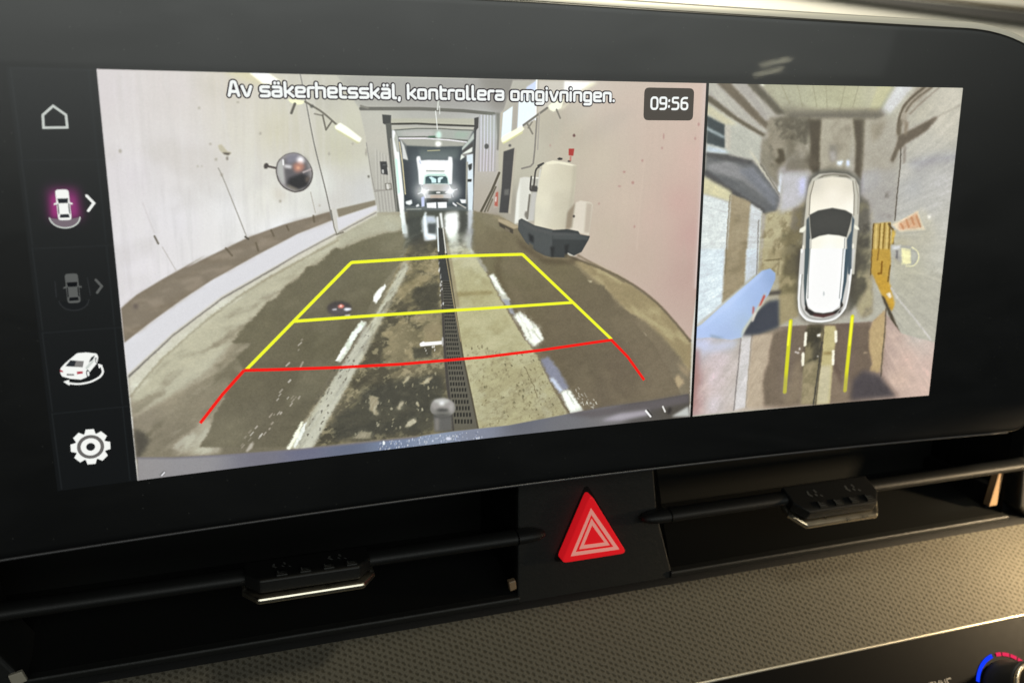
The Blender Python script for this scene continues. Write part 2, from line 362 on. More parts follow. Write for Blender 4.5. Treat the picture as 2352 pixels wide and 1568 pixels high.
P([416,222,416,223,416,223,415,224,415,224,415,224,414,224,414,224,413,224,413,224,412,224,412,223,412,223,412,222,412,222,412,221,412,221,412,220,413,220,413,220,414,219,414,219,414,219,415,220,415,220,415,220,416,221,416,221],(140, 132, 122),blur=1.24,a=0.75)
P([507,139,507,139,507,140,507,141,506,141,506,142,506,142,506,142,505,142,505,142,505,141,505,141,504,140,504,139,504,139,504,138,505,137,505,136,505,136,505,135,506,135,506,135,506,135,506,135,507,136,507,136,507,137,507,138],(140, 132, 122),blur=1.24,a=0.75)
P([551,121,551,121,551,121,551,122,551,122,550,122,550,123,550,123,549,123,549,122,549,122,549,122,548,121,548,121,548,121,548,120,548,120,549,119,549,119,549,119,549,119,550,119,550,119,551,119,551,119,551,119,551,120,551,120],(140, 132, 122),blur=1.24,a=0.75)
P([486,231,486,232,485,232,485,232,485,233,485,233,484,233,484,233,484,233,484,233,483,233,483,232,483,232,483,232,483,231,483,231,483,231,483,230,484,230,484,230,484,230,484,230,485,230,485,230,485,230,485,230,485,231,486,231],(140, 132, 122),blur=1.24,a=0.75)
P([303,121,303,121,302,121,302,122,302,122,301,122,301,122,301,122,300,122,300,122,299,122,299,122,299,121,299,121,299,121,299,120,299,120,299,119,300,119,300,119,300,119,301,119,301,119,302,119,302,119,302,119,302,120,303,120],(140, 132, 122),blur=1.24,a=0.75)
P([157,132,157,133,157,133,157,134,156,134,156,135,155,135,155,135,154,135,154,135,153,134,153,134,153,133,153,133,153,132,153,131,153,130,154,130,154,129,154,129,155,129,155,129,156,129,156,129,157,129,157,130,157,130,157,131],(140, 132, 122),blur=1.24,a=0.75)
P([576,136,575,138,575,140,575,141,575,142,574,143,574,144,574,144,573,144,573,143,573,142,573,141,572,140,572,138,572,136,573,135,573,133,573,132,573,130,574,130,574,129,574,129,575,129,575,130,575,130,575,132,576,133,576,135],(140, 132, 122),blur=1.24,a=0.75)
P([313,123,319,121,328,133,335,135,331,140,322,138,315,131],(186, 178, 156),blur=0.93)
P([320,135,334,136,329,140,322,138],(82, 76, 70),blur=0.93)
P([329,145,329,146,329,147,329,147,328,148,328,148,328,149,327,149,327,149,326,148,326,148,325,147,325,147,325,146,325,145,325,145,325,144,326,143,326,143,327,142,327,142,328,142,328,142,328,142,329,143,329,143,329,144,329,145],(130, 124, 116),blur=0.93)
P([404,193,426,211,415,223,406,213],(186, 172, 140),a=0.3,blur=6.2)
L([575,119,582,175,587,205,608,206],(150, 148, 140),2.0,blur=0.62)
P([579,180,579,181,579,181,579,182,578,182,578,183,577,183,577,183,576,183,576,183,576,182,575,182,575,181,575,181,575,180,575,180,575,179,575,179,576,178,576,178,577,178,577,178,577,178,578,178,578,178,579,179,579,179,579,180],(110, 108, 102),blur=0.93)
# lamps on the left
P([333,-1,375,-2,432,14,414,26,360,13],(216, 208, 160),a=0.6,blur=5.58)
P([371,-2,406,-1,429,14,417,20,396,18],(250, 250, 236),blur=1.55)
P([437,43,468,46,462,51,454,52,442,49],(248, 250, 205),blur=1.24)
L([449,51,442,67],(92, 88, 80),4.6,blur=0.93)
L([467,47,479,54,498,66,522,87],(104, 100, 90),3.6,blur=0.74,s=1)
P([482,55,482,55,482,56,481,56,481,57,480,57,479,58,479,58,478,58,477,57,476,57,476,57,476,56,475,55,475,55,475,54,476,53,476,53,477,52,477,52,478,52,479,52,480,52,480,52,481,52,482,53,482,53,482,54],(88, 86, 80),blur=0.93)
L([483,68,498,71],(120, 116, 106),2.6,blur=0.93)
L([497,70,502,96,513,81],(100, 96, 86),3.0,blur=0.81)
L([521,91,527,98,559,117],(206, 206, 140),5.9,blur=2.48,a=0.6)
P([518,89,528,83,541,91,567,111,563,118,559,117,527,98,519,94],(252, 253, 232),blur=0.93)
# round mirror
L([393,159,410,163],(84, 76, 74),4.0,blur=0.62)
P([397,160,396,161,395,162,395,163,394,164,393,164,392,164,391,164,390,164,389,163,389,162,389,161,388,160,389,159,389,158,389,157,390,156,391,155,392,154,393,154,394,154,395,154,395,154,396,155,397,156,397,157,397,158,397,159],(72, 66, 64),blur=0.74)
P([471,158,474,165,475,173,474,181,471,189,467,195,462,200,456,204,449,206,441,207,434,205,427,202,421,198,416,192,412,185,410,177,409,169,410,162,412,154,416,148,422,143,428,139,435,137,442,136,449,137,456,140,462,145,467,151],(66, 60, 60),blur=0.62)
P([470,158,472,165,473,173,472,180,470,187,466,193,461,198,455,202,448,204,441,205,435,203,428,200,422,196,417,190,414,184,412,176,411,169,412,161,414,155,418,148,423,143,428,140,435,138,442,137,449,138,455,141,461,146,466,151],(150, 146, 146),blur=0.62)
P([424,146,442,143,464,146,470,174,462,194,441,201,424,193,422,168],(88, 84, 88),blur=3.72)
P([414,153,423,148,423,168,424,193,419,190,412,173],(172, 172, 172),blur=1.86)
P([432,181,455,173,470,181,464,196,446,203,427,193],(40, 38, 40),blur=2.48)
P([432,139,450,138,459,153,444,153,431,158,427,148],(120, 118, 130),blur=3.1)
P([461,150,460,151,460,152,459,154,458,155,457,155,455,156,454,156,452,156,451,155,450,155,449,154,448,152,448,151,447,149,448,148,448,147,449,145,450,144,451,144,453,143,454,143,456,143,457,144,458,144,459,146,460,147,460,148],(250, 246, 248),blur=2.48)
P([441,157,454,152,461,160,456,168,445,171,440,163],(196, 128, 108),blur=3.1,a=0.8)
P([451,163,451,164,451,164,450,165,450,165,450,165,449,165,449,165,448,165,448,165,447,165,447,165,447,164,447,164,447,163,447,163,447,162,447,162,447,162,448,161,448,161,449,161,449,161,450,161,450,162,451,162,451,162,451,163],(250, 190, 150),blur=1.86)
P([424,157,438,159,436,164,425,162],(224, 222, 226),blur=1.86)
L([423,149,423,157],(255, 255, 255),2.6,blur=0.62)
L([458,171,471,166],(160, 150, 150),3.3,blur=1.24)
P([428,191,441,198,451,202,441,203,429,197],(130, 122, 110),blur=1.86,a=0.7)
P([460,181,469,177,467,186,462,191],(120, 106, 96),blur=1.86,a=0.6)
# switch box on the back wall
P([599,153,612,153,615,178,601,176],(58, 58, 58),blur=0.74)
P([602,168,606,168,606,175,603,175],(190, 190, 188),blur=0.62)
P([604,159,610,159,610,160,604,160],(112, 112, 112),blur=0.62)
L([614,165,616,186],(190, 188, 182),2.6,blur=0.62)
L([608,194,619,194,620,204,609,205,608,194],(120, 118, 110),2.0,blur=0.62)
L([612,196,613,203],(214, 212, 206),3.3,blur=0.62)
# wash bay gate
P([623,96,787,97,779,250,767,251,640,248],(92, 96, 98),blur=0.57)
P([622,75,784,74,784,87,622,83],(176, 174, 158),blur=1.14)
P([623,91,784,90,784,95,623,94],(182, 180, 168),blur=1.14)
L([621,85,671,84,718,86,785,88],(58, 56, 50),3.6,blur=0.57)
P([606,68,623,69,622,84,611,86,607,84],(62, 62, 60),blur=0.57)
P([612,84,623,84,624,127,629,187,634,247,627,247,621,186,615,124],(84, 84, 80),blur=0.57)
L([621,112,624,165,629,247],(150, 150, 142),2.7,blur=0.76,a=0.6)
P([784,73,793,71,792,91,787,97,784,94],(62, 60, 58),blur=0.57)
P([783,91,788,95,783,189,780,250,777,250,780,173],(64, 64, 64),blur=0.57)
P([629,95,782,95,772,115,733,112,686,110,634,108],(158, 164, 158),blur=1.14)
P([639,99,702,97,705,106,673,108,644,105],(190, 184, 186),a=0.7,blur=3.04)
P([749,98,775,100,765,111,743,109],(150, 172, 158),a=0.8,blur=3.04)
L([629,96,670,93,718,93,749,95,783,96],(96, 98, 92),2.2,blur=0.57)
L([634,109,686,108,725,112,770,115],(96, 98, 92),2.2,blur=0.57)
P([637,111,686,111,733,113,768,118,762,126,701,127,651,124],(156, 158, 148),blur=1.52)
L([637,111,686,111,733,114,768,118],(232, 226, 234),2.2,blur=0.57)
P([650,125,701,127,763,126,759,136,766,150,767,240,643,237,643,149,653,151],(58, 64, 68),blur=1.14)
P([647,157,672,148,670,230,645,223],(52, 56, 62),blur=1.9,a=0.8)
P([742,150,766,155,766,226,741,232],(50, 54, 60),blur=1.9,a=0.8)
P([673,130,754,130,749,148,679,148],(84, 92, 92),a=0.7,blur=3.04)
L([691,134,715,133],(170, 168, 130),1.8,blur=0.57)
P([692,107,707,106,707,110,694,110],(62, 92, 74),blur=0.76)
P([719,121,718,122,718,123,717,124,716,125,715,126,714,126,712,126,711,126,709,126,708,125,707,124,707,123,706,122,706,121,706,120,707,119,707,118,708,117,710,116,711,116,712,116,714,116,715,116,716,117,717,118,718,119,719,120],(255, 255, 250),blur=1.9)
P([719,105,719,106,719,108,718,109,717,110,716,111,715,112,713,112,712,112,711,111,710,110,709,109,708,108,707,106,707,105,708,103,708,101,709,100,710,99,711,98,712,97,714,97,715,97,716,98,717,99,718,100,719,101,719,103],(214, 244, 232),blur=1.9,a=0.8)
L([708,61,711,94],(225, 228, 222),1.8,blur=0.5)
L([716,52,716,66],(225, 228, 222),1.6,blur=0.5)
# gate jambs
P([624,96,629,97,634,109,638,157,643,216,643,248,648,289,639,289,635,247,631,214,628,149,624,109],(244, 248, 246),blur=0.76)
P([631,97,634,109,636,136,632,136,627,112],(150, 152, 142),blur=1.14,a=0.8)
P([628,148,632,148,636,211,632,214],(190, 236, 212),blur=1.14,a=0.8)
P([639,112,646,124,649,136,653,151,643,148,642,130],(208, 210, 206),blur=0.76)
L([637,118,642,157,646,214],(196, 186, 150),2.2,blur=0.57)
P([772,115,783,100,783,112,770,124,759,134,759,129],(180, 190, 184),blur=0.76)
P([759,135,781,117,781,127,765,139],(70, 68, 68),blur=0.76)
P([765,136,780,127,779,136,755,152,757,142],(224, 228, 220),blur=0.76)
P([758,141,782,136,781,146,768,149],(80, 78, 78),blur=0.76,a=0.7)
P([768,142,781,140,781,217,779,250,775,291,770,290,770,249,769,189],(214, 222, 228),blur=0.76)
P([770,161,779,158,778,169,773,172],(52, 54, 54),blur=0.76)
P([769,188,778,188,777,193,769,193],(40, 42, 44),blur=0.76)
P([767,155,771,155,767,235,765,235],(150, 150, 140),blur=0.76)
# white truck and van
P([665,142,746,142,748,204,731,234,677,233,663,202],(150, 158, 164),a=0.5,blur=9.88)
P([669,148,671,144,676,144,678,152,691,151,731,152,732,145,739,146,740,158,738,197,730,197,679,198,673,196,672,172],(250, 252, 255),blur=0.95)
P([675,148,679,157,677,160,673,154],(206, 210, 220),blur=0.76)
P([688,171,723,171,723,175,687,174],(214, 218, 214),blur=0.57)
L([688,171,723,172],(140, 146, 140),1.4,blur=0.5)
P([684,180,691,177,724,177,730,183,733,197,730,203,682,203,681,196],(196, 222, 214),blur=0.76)
P([686,183,691,181,726,182,729,186,730,196,708,195,685,196],(60, 80, 84),blur=0.57)
P([692,183,698,182,707,187,707,194,698,194,697,188],(206, 236, 240),blur=0.57)
P([710,185,714,183,721,183,720,186,716,188,715,194,710,194],(214, 238, 240),blur=0.57)
P([682,196,731,197,737,205,736,224,683,223,677,204],(176, 174, 172),blur=0.76)
P([692,209,725,210,727,216,690,216],(62, 66, 64),blur=0.76)
P([715,213,715,213,715,213,714,214,713,214,713,214,712,214,711,214,710,214,709,214,708,214,707,214,707,213,706,213,706,213,706,212,707,212,707,211,708,211,709,211,710,211,711,211,712,211,713,211,714,211,714,212,715,212,715,212],(236, 236, 232),blur=0.76)
P([695,217,720,217,721,223,694,223],(178, 160, 146),blur=0.76)
P([687,223,731,224,730,231,687,230],(54, 54, 54),blur=0.76)
P([696,210,696,213,695,216,693,218,690,220,688,222,684,223,681,223,678,223,674,222,671,220,669,218,667,216,666,213,666,210,666,207,668,204,669,202,672,200,675,199,678,198,681,197,685,198,688,199,691,200,693,202,695,205,696,208],(246, 250, 252),blur=7.6,a=0.75)
P([687,210,687,211,687,212,686,212,685,213,684,214,683,214,682,214,680,214,679,213,678,213,677,212,676,212,676,211,676,210,676,209,677,208,677,207,678,207,679,206,680,206,682,206,683,206,684,206,685,207,686,208,687,208,687,209],(255, 255, 250),blur=1.52)
L([671,214,692,207],(255, 255, 255),2.2,blur=0.76,a=0.6)
L([677,199,685,221],(255, 255, 255),2.2,blur=0.76,a=0.5)
P([753,211,752,214,751,217,749,219,747,221,743,223,740,224,736,224,733,223,729,222,726,221,724,219,722,216,721,213,720,210,721,207,722,204,724,202,727,200,730,198,733,197,737,197,740,198,744,199,747,200,749,202,751,205,752,208],(246, 250, 254),blur=7.6,a=0.75)
P([742,210,742,211,741,212,741,213,740,213,738,214,737,214,736,214,734,214,733,214,732,213,731,213,730,212,730,211,730,210,730,209,730,208,731,208,732,207,733,206,735,206,736,206,737,206,739,207,740,207,741,208,741,209,742,209],(255, 255, 255),blur=1.52)
L([725,213,748,207],(255, 255, 255),2.2,blur=0.76,a=0.6)
L([733,200,740,221],(255, 255, 255),2.2,blur=0.76,a=0.5)
P([677,221,683,219,683,238,677,239],(196, 206, 238),blur=0.76)
P([687,232,706,231,706,242,688,241],(250, 252, 255),blur=0.57)
P([709,231,727,231,727,242,710,242],(246, 250, 255),blur=0.57)
P([646,228,658,225,659,232,654,235,647,233],(226, 232, 232),blur=0.76)
P([753,226,766,227,765,234,757,234],(230, 236, 240),blur=0.76)
P([666,236,671,233,673,237,667,239],(240, 244, 246),blur=0.76)
P([739,231,748,238,746,240,739,235],(244, 246, 250),blur=0.76)
L([648,243,676,243],(150, 156, 150),1.8,blur=0.76)
L([748,233,765,243],(160, 160, 156),2.7,blur=0.76)
# wet reflections in front of the gate
P([649,245,765,248,768,293,650,289],(72, 74, 70),blur=1.52)
P([640,248,776,252,777,311,734,312,646,315],(76, 76, 70),blur=3.72,a=0.9)
P([676,262,681,259,683,249,686,249,687,261,692,263,689,277,685,290,676,290],(232, 240, 248),blur=1.52)
P([728,262,734,259,744,266,745,274,740,292,729,292,726,273],(244, 248, 248),blur=1.9)
P([680,261,691,259,707,262,708,296,702,302,680,303],(186, 196, 206),blur=2.48)
P([681,270,687,268,688,292,703,295,704,301,680,303],(238, 246, 255),blur=1.24)
P([690,274,703,274,703,289,690,289],(110, 112, 112),blur=1.86)
P([723,255,751,253,751,282,745,300,731,306,723,287],(246, 248, 248),blur=3.1)
P([733,287,744,288,747,319,734,324],(206, 214, 206),blur=4.34,a=0.7)
P([646,290,678,289,680,331,652,330],(78, 74, 66),blur=3.1,a=0.8)
P([768,252,780,250,778,289,771,323,766,301],(176, 178, 184),blur=2.48)
P([657,297,677,316,671,319,652,309],(120, 116, 104),blur=1.86,a=0.7)
TV([647,260,776,258,779,336,639,330],(40, 40, 38),0.55,20,5,a=0.5,blur=2,seed=51)
TV([653,291,709,293,708,336,633,332],(190, 190, 180),0.62,26,6,a=0.6,blur=1,seed=52)
# middle strips and drain
G([652,312,709,308,709,336,714,421,715,506,721,595,733,695,671,697,498,696,403,696,454,616,521,530,589,430,637,336],[(668,343,132,120,92),(667,377,128,115,88),(657,411,120,108,84),(613,443,122,110,88),(682,483,104,95,76),(612,504,134,122,98),(576,536,120,109,88),(654,543,112,100,82),(680,590,84,77,65),(565,615,84,78,68),(652,651,76,71,63),(519,682,92,85,75),(701,431,86,80,68),(606,692,74,69,62)],p=2.4)
T([652,312,709,308,709,336,714,421,715,506,721,595,733,695,671,697,498,696,403,696,454,616,521,530,589,430,637,336],(154, 140, 110),0.54,44,30,a=0.6,blur=0.8,seed=61)
T([652,312,709,308,709,336,714,421,715,506,721,595,733,695,671,697,498,696,403,696,454,616,521,530,589,430,637,336],(66, 61, 53),0.56,56,36,a=0.75,blur=1,seed=62)
T([652,312,709,308,709,336,714,421,715,506,721,595,733,695,671,697,498,696,403,696,454,616,521,530,589,430,637,336],(168, 155, 126),0.62,12,10,a=0.6,blur=0.6,seed=63)
P([656,398,707,385,708,436,672,445,666,429,653,413],(66, 62, 54),blur=2.2,a=0.8)
P([582,465,604,460,608,471,586,474],(76, 70, 60),blur=2.2,a=0.8)
P([651,514,693,513,693,536,655,539],(68, 64, 56),blur=2.2,a=0.85)
P([552,591,605,578,713,574,717,621,688,693,488,685,494,643,538,616],(66, 63, 57),blur=4.95,a=0.85)
P([674,471,712,467,707,505,682,503],(136, 122, 98),blur=2.2,a=0.7)
S([551,602,706,567,693,674,513,686],45,4,4,[(150, 140, 118), (176, 168, 148), (120, 112, 96)],seed=3)
P([633,677,643,664,654,660,657,670,645,675],(168, 158, 138),blur=1.38)
TV([633,677,643,664,654,660,657,670,645,675],(200, 192, 172),0.5,60,12,a=0.6,blur=0.8,seed=290)
P([616,636,628,621,632,626,623,639],(140, 130, 112),blur=1.38)
TV([616,636,628,621,632,626,623,639],(200, 192, 172),0.5,60,12,a=0.6,blur=0.8,seed=292)
P([564,603,582,610,577,630,580,646,574,645,563,633],(142, 132, 112),blur=1.38)
TV([564,603,582,610,577,630,580,646,574,645,563,633],(200, 192, 172),0.5,60,12,a=0.6,blur=0.8,seed=294)
P([631,583,640,572,647,573,633,587],(172, 160, 132),blur=1.38)
TV([631,583,640,572,647,573,633,587],(200, 192, 172),0.5,60,12,a=0.6,blur=0.8,seed=296)
P([665,590,681,580,694,577,681,590],(166, 152, 126),blur=1.38)
TV([665,590,681,580,694,577,681,590],(200, 192, 172),0.5,60,12,a=0.6,blur=0.8,seed=298)
P([526,688,544,676,568,679,561,692],(132, 124, 108),blur=1.38)
TV([526,688,544,676,568,679,561,692],(200, 192, 172),0.5,60,12,a=0.6,blur=0.8,seed=300)
G([731,309,766,310,776,323,793,346,819,398,843,440,883,507,917,552,946,615,992,694,787,704,773,624,756,539,741,439,727,337,718,311],[(738,312,196,190,172),(756,356,190,182,150),(773,400,182,174,138),(791,437,166,156,116),(800,473,184,175,140),(809,528,184,175,140),(846,586,180,171,138),(808,620,176,168,138),(865,673,174,166,138),(934,680,168,160,136),(837,680,170,162,134)],p=2.2)
T([731,309,766,310,776,323,793,346,819,398,843,440,883,507,917,552,946,615,992,694,787,704,773,624,756,539,741,439,727,337,718,311],(140, 129, 95),0.53,60,44,a=0.4,blur=2,seed=71)
T([731,309,766,310,776,323,793,346,819,398,843,440,883,507,917,552,946,615,992,694,787,704,773,624,756,539,741,439,727,337,718,311],(184, 174, 138),0.56,24,18,a=0.4,blur=1,seed=72)
T([756,527,917,539,989,691,787,701],(124, 116, 92),0.6,8,6,a=0.5,blur=0.5,seed=73)
S([762,516,914,539,989,688,791,698],90,3.5,4,[(96, 88, 68), (110, 102, 78), (84, 78, 62)],seed=9,a=0.8)
P([741,408,819,409,822,416,743,417],(126, 114, 78),blur=2.6,a=0.7)
L([889,574,908,612,918,643],(120, 110, 86),1.8,blur=0.65)
P([649,297,709,296,710,323,643,324],(92, 86, 74),blur=5.58,a=0.7)
P([720,293,766,292,776,320,727,324],(186, 188, 176),blur=5.58,a=0.6)
P([731,281,749,279,745,309,734,312],(240, 244, 240),blur=3.72,a=0.6)
T([650,285,776,289,779,336,639,330],(56, 54, 48),0.56,30,12,a=0.5,blur=1,seed=66)
# painted edges of the strips
P([640,343,589,430,521,530,454,623,400,694,444,702,502,611,557,520,605,431,650,353],(186, 180, 160),blur=2.04,a=0.9)
TV([640,343,589,430,521,530,454,623,400,694,444,702,502,611,557,520,605,431,650,353],(206, 202, 190),0.5,70,6,a=0.7,blur=1,seed=81)
TV([640,343,589,430,521,530,454,623,400,694,444,702,502,611,557,520,605,431,650,353],(96, 90, 78),0.6,60,10,a=0.7,blur=1,seed=82)
P([559,454,549,486,521,527,504,555,467,611,436,661,415,697,447,702,488,633,536,551,571,481],(190, 186, 178),blur=2.72,a=0.6)
P([577,416,581,402,602,383,604,388,592,407,584,421],(244, 244, 240),blur=0.83)
P([501,527,512,510,532,479,553,452,563,457,543,484,529,505,520,519,511,531],(214, 214, 206),blur=1.1)
P([501,527,512,508,521,500,523,508,512,521,505,529],(250, 250, 244),blur=0.83)
P([530,483,552,459,556,463,539,486,529,500],(232, 238, 236),blur=1.1)
P([399,693,410,676,430,641,434,643,423,671,405,697],(240, 238, 222),blur=0.83)
P([413,690,434,648,440,644,436,661,422,686,415,695],(228, 226, 226),blur=0.83)
S([453,603,565,451,578,465,490,618,471,681,439,686],45,3,5,[(70, 66, 62), (90, 84, 76)],seed=12)
P([765,283,776,295,773,320,781,331,776,336,764,305],(196, 198, 196),blur=1.95,a=0.8)
P([776,322,793,343,811,369,805,372,790,351],(150, 146, 134),blur=1.95)
P([811,378,822,375,840,405,856,429,854,440,843,434,822,398],(196, 194, 184),blur=1.62)
P([813,379,821,377,837,405,846,420,837,416],(240, 240, 234),blur=1.3)
P([840,428,855,430,858,446,870,465,858,458],(150, 152, 166),blur=1.95)
P([865,465,878,456,901,476,920,492,930,516,911,531,895,517,880,486],(206, 202, 194),blur=1.62)
TV([865,465,878,456,901,476,920,492,930,516,911,531,895,517,880,486],(250, 250, 246),0.45,80,10,a=0.9,blur=0.8,seed=91)
P([924,561,942,555,965,586,981,615,990,628,969,637,946,606],(126, 126, 146),blur=2.6)
P([943,602,954,603,975,630,969,637],(200, 206, 226),blur=1.95)
P([970,637,982,631,993,635,1022,681,995,686],(200, 198, 194),blur=1.3)
TV([970,637,982,631,993,635,1022,681,995,686],(252, 252, 248),0.45,90,8,a=0.9,blur=0.8,seed=92)
S([994,613,1057,666,1044,680,1011,668],26,3,6,[(226, 222, 214), (180, 176, 170)],seed=14)
ROUGH(FLOOR, .8, .36, (1, 1.02, .99))
# bright streaks of the headlamps on the wet floor
P([646,256,678,255,679,298,652,309,646,293],(66, 68, 64),blur=4.96,a=0.7)
P([749,254,768,253,770,301,753,307],(70, 70, 66),blur=4.96,a=0.7)
P([689,271,705,271,705,291,689,290],(74, 78, 80),blur=1.86,a=0.9)
P([680,257,686,255,688,290,704,294,705,302,681,304],(236, 244, 252),blur=1.55,a=0.95)
P([686,257,703,257,704,268,688,269],(196, 208, 220),blur=1.86,a=0.9)
P([725,252,748,250,750,279,743,298,732,303,724,284],(250, 252, 250),blur=3.1,a=0.95)
P([731,296,745,294,751,322,738,329],(222, 224, 212),blur=4.96,a=0.6)
P([706,259,710,258,711,280,707,282],(246, 250, 252),blur=1.24)
P([712,252,717,251,720,281,716,281],(240, 244, 240),blur=1.24)
P([635,246,643,246,648,289,640,289],(232, 238, 236),blur=1.14,a=0.9)
P([640,272,648,272,649,297,641,296],(196, 204, 200),blur=2.48,a=0.8)
P([770,249,779,250,774,293,770,293],(196, 202, 208),blur=1.52,a=0.85)
P([768,282,779,283,774,323,768,323],(150, 152, 152),blur=3.72,a=0.7)
P([656,300,684,298,689,332,649,333],(60, 58, 52),blur=3.72,a=0.5)
P([757,294,771,295,776,323,760,316],(196, 198, 190),blur=4.34,a=0.5)
